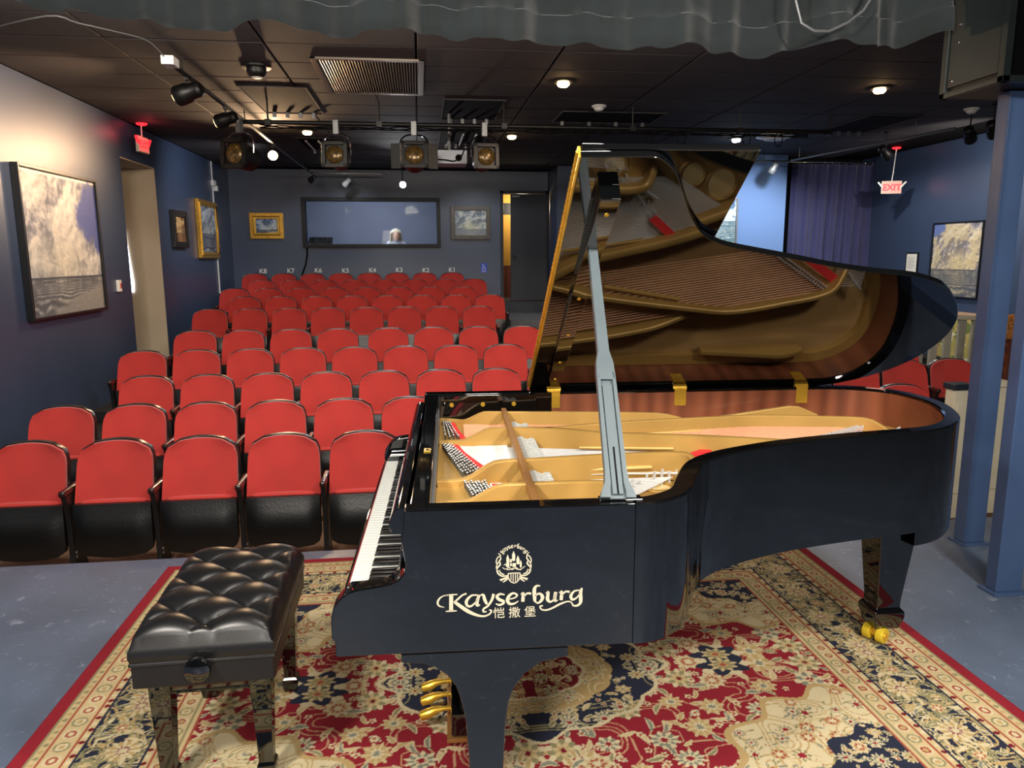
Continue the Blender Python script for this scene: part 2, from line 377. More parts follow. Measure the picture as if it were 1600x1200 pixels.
# valance
xs=np.linspace(-3.4,2.84,520)
bx=[-3.4,-1.76,-1.05,-.14,.66,1.33,2.03,2.57,2.95]; bz=[2.82,2.80,2.735,2.735,2.711,2.69,2.715,2.775,2.79]
fold=lambda x:.07*math.tanh(2.2*math.sin(x*8.3+1.6*math.sin(x*2.1)))+.03*math.sin(x*19.1+2*math.sin(x*3.3))+.012*math.sin(x*41)
rows_=[]; zz=[1.0,.8,.6,.45,.32,.235,.225,.21,.1,0.0]
for k,t_ in enumerate(zz):
    row=[]
    for x in xs:
        zb=float(np.interp(x,bx,bz))+.018*math.sin(x*9.1+1)+.012*math.sin(x*23); f=fold(x)*(1-.55*t_)
        y=3.97+f+(-.012 if t_<.226 else 0)
        row.append((x,y,zb+(3.34-zb)*t_))
    rows_.append(row)
mb=MB(); vs=[p for r in rows_ for p in r]; n=len(xs)
mb.add(vs,[(i*n+j,i*n+j+1,(i+1)*n+j+1,(i+1)*n+j) for i in range(len(zz)-1) for j in range(n-1)])
v=obj('stage_valance',mb,valm,None,0,60); md=v.modifiers.new('thick','SOLIDIFY'); md.thickness=.006
tag(v,'grey-green pleated velour valance hanging across the top of the stage','curtain')
tag(obj('loose_cable',MB().tube([(1.90,3.80,3.2),(1.915,3.80,2.9),(1.95,3.8,2.80),(2.02,3.8,2.765),(2.10,3.8,2.765),(2.2,3.8,2.81),(2.28,3.8,2.87),(2.33,3.8,2.95),(2.36,3.8,3.2)],.008,8),grey),'grey cable looping down in front of the stage valance','cable')

# ------------------------------------------------------------------ curtain at the right
xs=np.linspace(6.50,8.0,330); zl=np.linspace(3.22,.2,14); mb=MB(); vs=[]
for z in zl:
    a=(3.22-z)/3
    for x in xs:
        f=.05*math.sin(x*31+1.5*math.sin(x*5)+a*.6)+.03*math.sin(x*57+a*2)
        vs.append((x-.10*a*0+ .02*math.sin(x*9)*a,12.68+f*(.5+.5*a),z))
n=len(xs); mb.add(vs,[(i*n+j,i*n+j+1,(i+1)*n+j+1,(i+1)*n+j) for i in range(len(zl)-1) for j in range(n-1)])
t=thing('blackout_curtain','long navy pleated curtain closing the doorway beside the light blue wall','curtain',(0,0,0))
c=obj('cloth',mb,curtm,t,0,60); md=c.modifiers.new('thick','SOLIDIFY'); md.thickness=.006
obj('curtain_rod',MB().cyl((6.3,12.62,3.24),(7.98,12.62,3.24),.012,n=10),chrome,t)
for i in range(12):
    x=6.56+i*.125; obj('ring',MB().tube([(x,12.62+.022*math.cos(q),3.235+.03*math.sin(q)) for q in np.linspace(0,2*PI,9)],.004,5),chrome,t)
# ------------------------------------------------------------------ theatre seats
def seat_proto():
    t=thing('theatre_seat','x','seat',(0,0,0),0,'red folding theatre seats')
    def hw(t_): return .243-.012*t_ if t_<.55 else (.2364)*(1-.0*t_)
    def sheet(off, grow, ns=14, nt=10):
        vs=[]
        for i in range(nt+1):
            a=i/nt; zz=.43+(.405+grow)*a - (grow if a==0 else 0)*0
            k=max(0,(zz-.685)/(.150+grow)); w=.241+grow*.45-.012*a
            w=w*(1-.40*(1-math.sqrt(max(0,1-k**2.7)))) if k>0 else w
            for j in range(ns+1):
                s=-1+2*j/ns
                arch=.012*(1-s*s)*a - .012*a
                y=-.115*(1-a)-.028*s*s+off
                vs.append((s*w,y,zz+arch))
        return vs,[(i*(ns+1)+j,i*(ns+1)+j+1,(i+1)*(ns+1)+j+1,(i+1)*(ns+1)+j) for i in range(nt) for j in range(ns)],ns,nt
    def slab(off0,off1,grow):
        mb=MB(); v0,f0,ns,nt=sheet(off0,grow); v1,f1,_,_=sheet(off1,grow); mb.add(v0,f0); mb.add(v1,[tuple(reversed(f)) for f in f1])
        N=len(v0); ring=[j for j in range(ns+1)]+[(i+1)*(ns+1)-1 for i in range(1,nt+1)]+[nt*(ns+1)+j for j in range(ns-1,-1,-1)]+[i*(ns+1) for i in range(nt-1,0,-1)]
        for a,b in zip(ring,ring[1:]+ring[:1]): mb.f.append([a,b,N+b,N+a]); mb.m.append(0)
        return mb
    obj('backrest_shell',slab(.006,.045,.009),blackpl,t,0,40)
    obj('backrest',slab(-.022,.012,0),redfab,t,0,40)
    # seat folded up: black underside to the front, red cushion behind it
    mb=MB(); ns,nt=12,8; vs=[]
    for i in range(nt+1):
        a=i/nt
        for j in range(ns+1):
            s=-1+2*j/ns; w=.238*(1-.20*max(0,(.30-a)/.30)**2.6)
            edge=1-abs(s)**6
            vs.append((s*w,-.215-.035*math.sin(PI*min(1,a*1.05))*edge+.02*a,.105+.355*a+(.0 if a>0 else .02*s*s)))
    b=len(vs)
    vs+=[(x,-.165+.02*((z-.105)/.355),z) for x,y,z in vs]
    fs=[(i*(ns+1)+j,i*(ns+1)+j+1,(i+1)*(ns+1)+j+1,(i+1)*(ns+1)+j) for i in range(nt) for j in range(ns)]
    ring=[j for j in range(ns+1)]+[(i+1)*(ns+1)-1 for i in range(1,nt+1)]+[nt*(ns+1)+j for j in range(ns-1,-1,-1)]+[i*(ns+1) for i in range(nt-1,0,-1)]
    f2=fs+[tuple(b+q for q in reversed(f)) for f in fs]+[(p,q,b+q,b+p) for p,q in zip(ring,ring[1:]+ring[:1])]
    mb.add(vs,f2); obj('seat_shell',mb,blackpl,t,0,40)
    mb=MB().box((-.208,-.165,.16),(.208,-.085,.475)); obj('seat_cushion',mb,redfab,t,.025,50,3)
    def stand(x):
        p=MB().prism([(-.02,.0),(-.225,.0),(-.225,.025),(-.205,.05),(-.20,.30),(-.215,.44),(-.24,.53),(.03,.53),(.0,.30),(-.03,.05)],lambda a,b_,h:(x+h,a,b_),-.016,.016)
        s=obj('standard',p,iron,t,.004)
        obj('armrest',MB().box((x-.021,-.262,.53),(x+.021,.02,.572)),armwood,t,.014,40,3)
        obj('hinge_bracket',MB().box((x-.02,-.18,.10),(x+.02,-.165,.115)).cyl((x-.02,-.17,.135),(x+.02,-.17,.135),.012,n=8),grey,t,.002)
    stand(W_/2); return t,stand
proto,stand=seat_proto()
def end_stand(t):
    for ch in list(proto.children):
        if ch.name.split('.')[0] in ('standard','armrest','hinge_bracket'):
            c=ch.copy(); COL.objects.link(c); c.parent=t; c.location=(-W_,0,0)
ORD=['first','second','third','fourth','fifth','sixth','seventh','eighth']
RN=['front row','second row','third row','fourth row','fifth row','sixth row','seventh row','eighth row','second-to-last row','back row under the K signs']
first=True
for ri,(L,x0,n,y,z) in enumerate(ROWS):
    for i in range(n):
        lab='red theatre seat, %s from the left wall in the %s'%(ORD[i],RN[ri])
        x=x0+i*W_+(.05 if L=='E' and i>=4 else 0)
        if first: t=proto; t.location=(x,y,z-SEAT_H); t['label']=lab; first=False; P0=t
        else: t=dup(proto,(x,y,z-SEAT_H),0,lab)
        if i==0 and ri>0: end_stand(t)
end_stand(P0) if False else None
for x,y,z,lab in ((4.24,6.06,.493,'red theatre seat just past the piano tail, lowest of the right-hand seats'),
                  (4.42,7.09,.561,'red theatre seat showing below the lid rim, leftmost of the right-hand seats'),
                  (4.955,7.09,.561,'red theatre seat between two others past the piano tail'),
                  (5.49,7.09,.561,'red theatre seat beside the cream newel post past the piano tail'),
                  (5.50,8.013,.66,'red theatre seat in front of the grey stair railing')):
    dup(proto,(x,y,z-SEAT_H),-.06,lab,'right-hand red theatre seats')
# number signs on the back wall above row K
for i in range(8):
    x=ROWS[-1][1]+i*W_
    o=link('seat_number',text_mesh('K%d'%(8-i),.125,white,.002,bold=.002)); o.location=(x+.03,YB-.004,1.335+.004*(i%3)); o.rotation_euler=(PI/2,0,0)
    tag(o,'white K%d seat number lettering on the navy back wall'%(8-i),'lettering','seat numbers on the back wall')
# ------------------------------------------------------------------ grand piano (u along the length, v from treble to bass)
pno=thing('grand_piano','polished black grand piano with raised lid standing on the patterned rug','piano',(-.05,1.775,0),R(-2.3))
def crom(P,n=8):
    out=[]
    for i in range(len(P)-1):
        p0=P[max(i-1,0)];p1=P[i];p2=P[i+1];p3=P[min(i+2,len(P)-1)]
        for k in range(n):
            t=k/n; out.append(tuple(.5*(2*p1[d]+(p2[d]-p0[d])*t+(2*p0[d]-5*p1[d]+4*p2[d]-p3[d])*t*t+(3*p1[d]-p0[d]-3*p2[d]+p3[d])*t**3) for d in range(len(p1))))
    out.append(tuple(P[-1])); return out
CUR=[(.577,-.022),(.63,-.014),(.69,.018),(.745,.072),(.80,.19),(.868,.318),(.965,.405),(1.10,.475),(1.27,.54),(1.53,.605),(1.74,.645),(1.87,.685),(1.98,.765),(2.09,.90),(2.175,1.10),(2.195,1.27),(2.165,1.42),(2.07,1.53),(1.93,1.59),(1.75,1.60),(1.5,1.60)]
curve=crom(CUR,7)
outer=[(.0,-.022),(.25,-.022),(.45,-.022)]+curve+[(1.2,1.60),(.9,1.60),(.6,1.60),(.3,1.60),(0,1.60)]
def inset(P,d):
    out=[]
    for i in range(len(P)):
        a=P[max(i-1,0)];b=P[min(i+1,len(P)-1)]; tx,ty=b[0]-a[0],b[1]-a[1]; L=math.hypot(tx,ty); out.append((P[i][0]-ty/L*d,P[i][1]+tx/L*d))
    return out
inner=inset(outer,.055); inner[0]=(0,.035); inner[-1]=(0,1.545)
Z0,Z1=.65,1.03
i0=3
mb=MB(); o_=outer[i0:]; n_=inner[i0:]
ch=.006
A=[(p[0],p[1],Z0) for p in o_]; B=[(p[0],p[1],Z1-ch) for p in o_]; oc=inset(o_,ch); C_=[(p[0],p[1],Z1) for p in oc]; D_=[(p[0],p[1],Z1) for p in inset(n_,-ch)]; E_=[(p[0],p[1],Z1-ch) for p in n_]; F_=[(p[0],p[1],.80) for p in n_]; G_=[(p[0],p[1],Z0) for p in n_]
for a,b in ((A,B),(B,C_),(C_,D_),(D_,E_),(E_,F_),(F_,G_),(G_,A)): mb.strip(a,b)
obj('rim',mb,gloss,pno,0,50)
sk=[p for p in outer if p[0]>1.78]
obj('tail_skirt',MB().strip([(p[0],p[1],.60) for p in sk],[(p[0],p[1],.651) for p in sk]).strip([(p[0],p[1],.60) for p in inset(sk,.06)],[(p[0],p[1],.651) for p in inset(sk,.06)]).strip([(p[0],p[1],.60) for p in sk],[(p[0],p[1],.60) for p in inset(sk,.06)]),gloss,pno,0,50)
# mahogany lining on the inside of the rim
n2=inset(outer,.058); n2[0]=(.05,.038); n2[-1]=(.50,1.542)
k=[i for i,p in enumerate(n2) if p[0]>.48 or p[1]<.5]
lin=[p for p in n2 if not (p[0]<.5 and p[1]>1)]+[(.5,1.542)]
obj('rim_lining',MB().strip([(p[0],p[1],.82) for p in lin],[(p[0],p[1],1.018) for p in lin]),mahog,pno,0,60)
# cheeks (arms) and key bed
CH=[(0,1.03),(-.005,.977),(-.008,.944),(-.004,.915),(0,.885),(-.004,.868),(-.018,.851),(-.039,.841),(-.07,.835),(-.118,.829),(-.143,.822),(-.165,.806),(-.181,.784),(-.188,.755),(-.188,.698),(-.181,.692),(-.18,.651),(.577,.651),(.577,1.03)]
f=lambda u,z,h:(u,h,z)
def smoothpoly(P): return P
obj('treble_cheek',MB().prism(CH,f,-.022,.033),gloss,pno,.004,30)
obj('bass_cheek',MB().prism(CH,f,1.535,1.60),gloss,pno,.004,30)
obj('key_bed',MB().box((-.175,.03,.655),(.57,1.55,.70)),gloss,pno,.004)
obj('under_case',MB().prism([(p[0],p[1]) for p in inset(outer,.02)],lambda a,b,h:(a,b,h),.66,.70),satin,pno,0,30)
LEG=[(-.018,.651),(-.018,.626),(.035,.622),(.067,.61),(.099,.585),(.121,.55),(.134,.504),(.143,.449),(.150,.329),(.160,.10),(.232,.10),(.240,.323),(.246,.443),(.255,.506),(.268,.541),(.296,.581),(.338,.61),(.409,.624),(.409,.651)]
def caster(u,v,yel,rz=0):
    mb=MB(); m_=Matrix.Rotation(rz,3,'Z')
    for s in (-1,1):
        p=[m_@Vector((0,s*.045,0)),m_@Vector((0,s*.012,0))]
        mb.cyl((u+p[0].x,v+p[0].y,.047),(u+p[1].x,v+p[1].y,.047),.034,n=20)
    c=obj('caster',mb,yel,pno,.005,40)
    ax=m_@Vector((0,.05,0)); obj('axle',MB().cyl((u-ax.x,v-ax.y,.047),(u+ax.x,v+ax.y,.047),.014,n=12).cyl((u,v,.05),(u,v,.12),.016,n=12),brass,c)
for v0,v1 in ((-.022,.085),(1.49,1.60)):
    obj('leg',MB().prism(LEG,f,v0,v1),gloss,pno,.004,30); caster(.196,(v0+v1)/2,brass,.4)
# tail leg
mb=MB()
def sq(c,hu,hv,z): return [(c[0]-hu,c[1]-hv,z),(c[0]+hu,c[1]-hv,z),(c[0]+hu,c[1]+hv,z),(c[0]-hu,c[1]+hv,z)]
cc=(1.945,1.07); secs=[(.088,.655),(.082,.55),(.052,.20),(.052,.17),(.066,.155),(.066,.13),(.052,.075)]
vs=[]; 
for h,z in secs: vs+=sq(cc,h,h,z)
fs=[]
for i in range(len(secs)-1):
    for j in range(4): fs.append((i*4+j,i*4+(j+1)%4,(i+1)*4+(j+1)%4,(i+1)*4+j))
mb.add(vs,fs+[(3,2,1,0),tuple(range(len(vs)-4,len(vs)))]); obj('leg',mb,gloss,pno,.004,30); caster(1.912,1.045,yellowm,.55)
# lyre and pedals
obj('lyre',MB().box((.10,.50,.045),(.20,1.02,.13)).box((.13,.58,.13),(.17,.63,.66)).box((.13,.89,.13),(.17,.94,.66)).box((.125,.72,.13),(.175,.80,.66)),gloss,pno,.006)
obj('lyre_base_plate',MB().box((.085,.49,.03),(.20,1.03,.045)),golddk,pno,.003)
for v in (.61,.695,.78):
    obj('pedal',MB().tube([(.13,v,.085),(.07,v,.082),(.045,v,.078),(.02,v,.066),(-.005,v,.058),(-.012,v,.056)],[.008,.009,.014,.019,.017,.004],10),brass,pno,0,50)
# keyboard
kv0,kv1=.171,1.465; kw=(kv1-kv0)/52
wk=mesh('white_key',MB().box((-.172,.0006,.705),(-.015,kw-.0006,.745)),ivory,.0012,30,1)
bk=mesh('black_key',MB().prism([(-.122,.745),(-.116,.757),(-.02,.759),(-.02,.74),(-.122,.74)],f,-.0058,.0058),ebony,.0012,30,1)
for i in range(52):
    o=link('white_key',wk,pno); o.location=(0,kv1-(i+1)*kw,0)
    note=(i+5)%7    # the lowest key is an A
    if note in (0,1,3,4,5) and i<51:
        o=link('black_key',bk,pno); o.location=(0,kv1-(i+1)*kw,0)
obj('key_slip',MB().box((-.186,.05,.66),(-.177,1.54,.735)),gloss,pno,.003)
obj('slip_felt',MB().box((-.1765,.16,.70),(-.1735,1.47,.7425)),mat('dark_red_felt',(120,22,30),.9),pno)
for a,b in ((.05,.169),(1.467,1.54)):
    obj('key_block',MB().prism([(-.172,.70),(-.172,.758),(-.16,.768),(-.07,.772),(-.04,.79),(-.022,.83),(-.018,.9),(.0,.9),(.0,.70)],f,a,b),gloss,pno,.005,40)
# fallboard, front rail
FB=[(-.026,.925),(-.040,.93),(-.049,.945),(-.046,.965),(-.036,.99),(-.022,1.0),(-.002,1.0),(-.002,.925)]
obj('name_board',MB().box((-.018,.10,.70),(-.003,1.53,.93)),gloss,pno,.002)
obj('fallboard',MB().prism(FB,f,.09,1.515),gloss,pno,.003,40)
obj('front_rail',MB().box((.006,.056,.90),(.058,1.534,.995)),gloss,pno,.004)
lk=obj('lock_plate',MB().box((.024,.655,.9955),(.048,.70,.9985)),brass,pno,.001); obj('keyhole',MB().box((.032,.672,.999),(.04,.682,.9995)),blackm,lk)
obj('pin_block_edge',MB().box((.0585,.056,.90),(.066,1.534,.965)),grey,pno)
bp=obj('desk_rail',MB().box((.06,1.505,.90),(.50,1.5445,1.028)),gloss,pno,.004)
for u in (.12,.26,.40): obj('rail_screw',MB().lathe([(.011,0),(.009,.005)],(u,1.505,.985),12,0,Matrix.Rotation(PI/2,3,'X')),brass,bp)
# sound board, plate
ib=inset(outer,.06); ib[0]=(.07,.04); ib[-1]=(.07,1.54); ibp=[p for p in ib if p[0]>=.069]
obj('soundboard',MB().prism(ibp,lambda a,b,h:(a,b,h),.82,.835),spruce,pno,0,30)
def flat(P,z0,z1,name,m,bev=0): return obj(name,MB().prism(P,lambda a,b,h:(a,b,h),z0,z1),m,pno,bev,30)
flat([(.067,.05),(.30,.05),(.30,1.53),(.067,1.53)],.885,.905,'plate_web',gold)
# rim flange of the plate
fo=[p for p in ib if p[0]>.3]; fl=MB()
wid=lambda u,v:.05 if v>1.2 else (.07 if u>1.05 else .16)
def flange(P):
    out=[]
    for i in range(len(P)):
        a=P[max(i-2,0)];b=P[min(i+2,len(P)-1)]; tx,ty=b[0]-a[0],b[1]-a[1]; L=math.hypot(tx,ty) or 1; d=np.interp(P[i][0],[.3,.6,.95,1.15,1.40,1.55,2.2],[.10,.18,.26,.30,.22,.08,.05]) if P[i][1]<1.1 else .05
        out.append((P[i][0]-ty/L*d,P[i][1]+tx/L*d))
    return out
fi=flange(fo)
fl.strip([(p[0],p[1],.868) for p in fo],[(p[0],p[1],.868) for p in fi]); fl.strip([(p[0],p[1],.868) for p in fi],[(p[0],p[1],.836) for p in fi])
obj('plate_flange',fl,gold,pno,0,40)
flat([(.55,.16),(.66,.44),(.76,.60),(.88,.73),(1.0,.82),(1.10,.70),(1.03,.53),(.93,.43),(.86,.36),(.78,.24),(.72,.14),(.62,.07)],.85,.874,'treble_horn',gold,.006)
for u,v,r in ((.805,.573,.046),(.928,.706,.040),(1.156,.657,.050),(1.288,.698,.062)):
    zt=.0 if u<1 else -.006
    h=obj('plate_hole',MB().tube([(u+r*math.cos(q)*1.1,v+r*math.sin(q)*1.1,.876+zt) for q in np.linspace(0,2*PI,25)],.008,8),gold,pno,0,60)
    obj('hole_soundboard',MB().lathe([(r,.8745+zt),(r*.98,.8755+zt)],(u,v,0),20),MATS.get('pale_soundboard') or mat('pale_soundboard',(222,196,136),.5),h)  # pale disc stands for the soundboard seen through the hole
obj('plate_stud',MB().lathe([(.022,.874),(.022,.93),(.020,.94),(.008,.945)],(1.10,.895,0),16),brass,pno)
def rib(name,P,w=.022,zt=.975,low=True,endlow=True):
    P=crom(P,6); mb=MB(); n=len(P); T=[]
    for i,(u,v) in enumerate(P):
        a=P[max(i-1,0)];b=P[min(i+1,n-1)]; tx,ty=b[0]-a[0],b[1]-a[1]; L=math.hypot(tx,ty); nx_,ny_=-ty/L*w/2,tx/L*w/2
        z=zt
        if low:
            s=min(1,max(0,(u-.15)/.12)); s=s*s*(3-2*s); z=.928+(zt-.928)*s
        if endlow and i>n-7:
            s=(n-1-i)/6; z=.915+(z-.915)*(s*s*(3-2*s))
        T.append([(u+nx_,v+ny_,.88),(u+nx_,v+ny_,z-.004),(u+nx_*.6,v+ny_*.6,z),(u-nx_*.6,v-ny_*.6,z),(u-nx_,v-ny_,z-.004),(u-nx_,v-ny_,.88)])
    vs=[p for t in T for p in t]; fs=[]
    for i in range(n-1):
        for j in range(5): fs.append((i*6+j,i*6+j+1,(i+1)*6+j+1,(i+1)*6+j))
    fs+=[tuple(range(6)),tuple(range((n-1)*6,n*6))]
    mb.add(vs,fs); return obj(name,mb,gold,pno,0,40)
rib('plate_strut',[(.07,1.50),(.14,1.47),(.208,1.42),(.35,1.39),(.75,1.345),(1.0,1.30),(1.25,1.24)])
rib('plate_strut',[(.07,1.085),(.14,1.085),(.28,1.082),(.50,1.066),(.68,.975),(.85,.93),(1.1,.868),(1.375,.765),(1.48,.70)],.034)
rib('plate_strut',[(.07,.56),(.14,.565),(.28,.609),(.40,.622),(.62,.648),(.80,.660),(.92,.645),(.97,.575)],.03)
rib('plate_strut',[(.07,.345),(.14,.345),(.30,.352),(.45,.356),(.57,.349),(.68,.30)],.026)
rib('plate_strut',[(.49,1.066),(.60,1.095),(.79,1.14),(1.22,1.20),(1.40,1.212),(1.62,1.175),(1.83,1.12),(1.92,.99)],.022,.975,False)
obj('plate_horn',MB().prism([(1.30,.86),(1.30,.915),(1.45,.935),(1.66,.962),(1.71,.958),(1.80,.92),(1.80,.86)],f,1.44,1.465),gold,pno,.006,30)
obj('cross_bar',MB().box((.336,.05,.958),(.358,1.42,.985)),golddk,pno,.003)
for v in (.42,.76,.98): # raised ledges cast on the struts
    pass
obj('strut_ledge',MB().tube([(.60,.935,.925),(.95,.885,.925)],.007,8),gold,pno); obj('strut_ledge',MB().tube([(.48,.635,.925),(.80,.648,.925)],.010,8),gold,pno); obj('strut_ledge',MB().tube([(.80,1.10,.925),(1.15,1.165,.925)],.010,8),gold,pno)
for v in (1.46,1.11,.575,.37): obj('plate_bolt',MB().lathe([(.011,.905),(.010,.916),(.004,.92)],(.083,v,0),10),chrome,pno)
# tuning pins, felts, strings
pins=MB()
def pin(u,v):
    h=.926+.004*rnd.random(); pins.cyl((u,v,.90),(u-.002,v,h),.0036,n=6,m=0); pins.cyl((u-.002,v,h),(u-.002,v,h+.003),.0040,.0026,n=6,m=1)
def bay(c00,c10,c01,c11,nu,nv):
    for i in range(nu):
        for j in range(nv):
            a=i/(nu-1); b=(j+.5*(i%2))/(nv); 
            u=(c00[0]*(1-a)+c10[0]*a)*(1-b)+(c01[0]*(1-a)+c11[0]*a)*b; v=(c00[1]*(1-a)+c10[1]*a)*(1-b)+(c01[1]*(1-a)+c11[1]*a)*b
            pin(u,v)
bay((.085,1.43),(.108,1.43),(.095,1.14),(.150,1.14),4,9)
bay((.084,1.03),(.116,1.03),(.160,.62),(.228,.62),6,15)
bay((.160,.535),(.225,.535),(.185,.385),(.245,.385),7,8)
bay((.165,.30),(.23,.30),(.185,.12),(.25,.12),5,8)
o=obj('tuning_pins',pins,[pinshade,pinlit],pno,0,60); o['kind']='stuff'
def band(P,w,z0,z1,name,m):
    mb=MB(); L=[(u-w/2,v) for u,v in P]; Rr=[(u+w/2,v) for u,v in P]
    mb.strip([(a,b,z1) for a,b in L],[(a,b,z1) for a,b in Rr]).strip([(a,b,z0) for a,b in L],[(a,b,z1) for a,b in L]).strip([(a,b,z0) for a,b in Rr],[(a,b,z1) for a,b in Rr])
    return obj(name,mb,m,pno,0,40)
band([(.118,1.45),(.135,1.30),(.172,1.11)],.026,.905,.918,'string_felt',feltred)
band([(.128,1.05),(.155,.93),(.20,.79),(.255,.64)],.026,.905,.918,'string_felt',feltred)
band([(.255,.54),(.275,.42)],.022,.905,.916,'string_felt',feltred)
for a,b,u0,u1 in ((1.10,1.37,.19,.335),(.64,1.06,.21,.335),(.37,.56,.27,.335)):
    flat([(u0,b),(u1,b),(u1,a),(u0+.05,a)],.905,.909,'stringing_cloth',feltw)
st=MB(); cs=MB()
def string(mb,p,q,r): mb.cyl(p,q,r,n=4)
for i in range(22):   # bass, copper wound
    a=i/21; string(cs,(.17,1.13+.28*a,.915),(1.50+.36*a,.93+.19*a,.925+.004),.0020+.0010*a)
for i in range(40):
    a=i/39; string(st,(.15+.06*(1-a),.64+.40*a,.914),(1.02+.34*a,.62+.20*a,.905),.0017)
for i in range(24):
    a=i/23; string(st,(.24,.385+.16*a,.914),(.66+.2*a,.38+.21*a,.905),.0017)
for i in range(16):
    a=i/15; string(st,(.24,.10+.22*a,.914),(.56+.08*a,.16+.16*a,.905),.0017)
o=obj('steel_strings',st,steel,pno,0,60); o['kind']='stuff'
o=obj('bass_strings',cs,copper,pno,0,60); o['kind']='stuff'
# dampers: row of slim heads with a humped outline in every bay
for vs_ in ((1.14,1.29,14),(.70,1.03,26),(.40,.56,14)):
    mb=MB(); mw=MB()
    for i in range(vs_[2]):
        v=vs_[0]+(vs_[1]-vs_[0])*i/(vs_[2]-1); s=(vs_[1]-vs_[0])/vs_[2]*.30
        prof=[(.362,.92),(.362,.935),(.372,.948),(.385,.952),(.398,.944),(.412,.938),(.425,.944),(.438,.942),(.445,.93),(.445,.92)]
        mb.prism(prof,f,v-s,v+s,0)
    o=obj('dampers',mb,dampm,pno,0,40); o['kind']='stuff'
# bridge pins, hitch pins and felts at the bass end
bpn=MB()
for i in range(30):
    a=i/29
    for k in range(2): bpn.cyl((1.44+.37*a+.03*k,.885+.235*a,.91),(1.445+.37*a+.03*k,.885+.235*a,.945),.0035,n=5)
for i in range(22):
    a=i/21; q_=crom([(.55,.34),(.70,.525),(.89,.68),(1.0,.82),(1.11,.905)],6); p_=q_[int(a*24)]; bpn.cyl((p_[0],p_[1],.87),(p_[0]+.005,p_[1],.922),.005,n=5); bpn.cyl((p_[0]+.025,p_[1]-.012,.87),(p_[0]+.025,p_[1]-.012,.918),.005,n=5)
for i in range(14):
    a=i/13; bpn.cyl((1.86+.13*a,.99+.13*a,.90),(1.86+.13*a,.99+.13*a,.932),.004,n=5)
    bpn.cyl((1.79+.2*a*0+.07+.0*a,.95+.16*a,.915),(1.995,1.0+.11*a,.918),.0016,n=4)
for i in range(10):
    a=i/9; bpn.cyl((.93+.05*a,.67+.03*a,.92),(.94+.05*a,.67+.03*a,.94),.0045,n=5)
o=obj('bridge_pins',bpn,steel,pno,0,60); o['kind']='stuff'
obj('bass_bridge',MB().prism([(1.42,.865),(1.83,1.125),(1.86,1.11),(1.45,.845)],lambda a,b,h:(a,b,h),.84,.912),golddk,pno,.003)
obj('bass_felt',MB().prism([(1.53,.875),(1.86,1.10),(1.90,1.08),(1.575,.86)],lambda a,b,h:(a,b,h),.90,.918),feltred,pno)
obj('treble_felt',MB().prism([(.97,.80),(1.07,.885),(1.10,.865),(1.0,.78)],lambda a,b,h:(a,b,h),.90,.925),feltred,pno)
# hinges
for u in (.588,1.179,1.764):
    h=obj('lid_hinge',MB().box((u-.028,1.539,.955),(u+.028,1.5445,1.032)).box((u-.03,1.538,1.03),(u+.03,1.575,1.036)),brass,pno,.0015)
    obj('hinge_knuckle',MB().cyl((u-.032,1.556,1.038),(u+.032,1.556,1.038),.0085,n=12),brass,h)
    for s in (-.015,.015): obj('hinge_screw',MB().lathe([(.006,0),(.004,.003)],(u+s,1.539,.972),8,0,Matrix.Rotation(PI/2,3,'X')),brass,h)
# lid
AL=R(34); HV,HZ=1.56,1.040; ca,sa=math.cos(AL),math.sin(AL)
def L(u,v,h): s=HV-v; return (u,HV-s*ca+h*sa,HZ+s*sa+h*ca)
lo=[(.48,.015),(.60,.012)]+crom([(.66,.012),(.698,.018),(.741,.055),(.777,.109),(.806,.165),(.837,.231),(.878,.303),(.931,.372),(.985,.41),(1.059,.442),(1.279,.505),(1.43,.55),(1.60,.59),(1.776,.620),(1.90,.668),(1.97,.718),(2.04,.79),(2.10,.865),(2.155,.96),(2.188,1.074),(2.195,1.18),(2.175,1.30),(2.12,1.41),(2.03,1.50),(1.93,1.56)],4)+[(1.85,1.58),(1.6,1.585),(1.0,1.585),(.48,1.585)]
obj('lid',MB().prism(lo,L,0,.022),gloss,pno,.003,40)
obj('lid_front_flap',MB().box((.483,0,0),(.985,1.6,.018)) if False else MB().prism([(.484,.012),(.985,.012),(.985,1.585),(.484,1.585)],L,.0255,.0475),gloss,pno,.004,40)
hb=obj('flap_hinge',MB().prism([(.474,.02),(.482,.02),(.482,1.57),(.474,1.57)],L,.004,.042),brass,pno)
kn=MB()
for i in range(60): 
    v0=.02+i*.0258; a=L(.473,v0,.023); b=L(.473,v0+.0235,.023); kn.cyl(a,b,.0055,n=8)
obj('hinge_knuckles',kn,brass,hb)
# batten under the lid that takes the prop, thicker towards the treble edge
secs=[(1.50,.014),(.9,.018),(.50,.026),(.28,.050),(.13,.050)]
vs=[]
for v,th in secs: vs+=[L(.548,v,0),L(.608,v,0),L(.608,v,-th),L(.548,v,-th)]
fs=[(i*4+j,i*4+(j+1)%4,(i+1)*4+(j+1)%4,(i+1)*4+j) for i in range(len(secs)-1) for j in range(4)]+[(0,1,2,3),tuple(range(len(vs)-4,len(vs)))]
bt=obj('lid_batten',MB().add(vs,fs),gloss,pno,.003,30)
for v,th in ((.20,.050),(.72,.0216),(1.0,.0173),(1.25,.0157),(1.42,.0145)):
    a=Vector(L(.578,v,-th+.002)); b=Vector(L(.578,v,-th-.0025)); obj('batten_screw',MB().cyl(a,b,.008,.007,n=12),brass,bt)
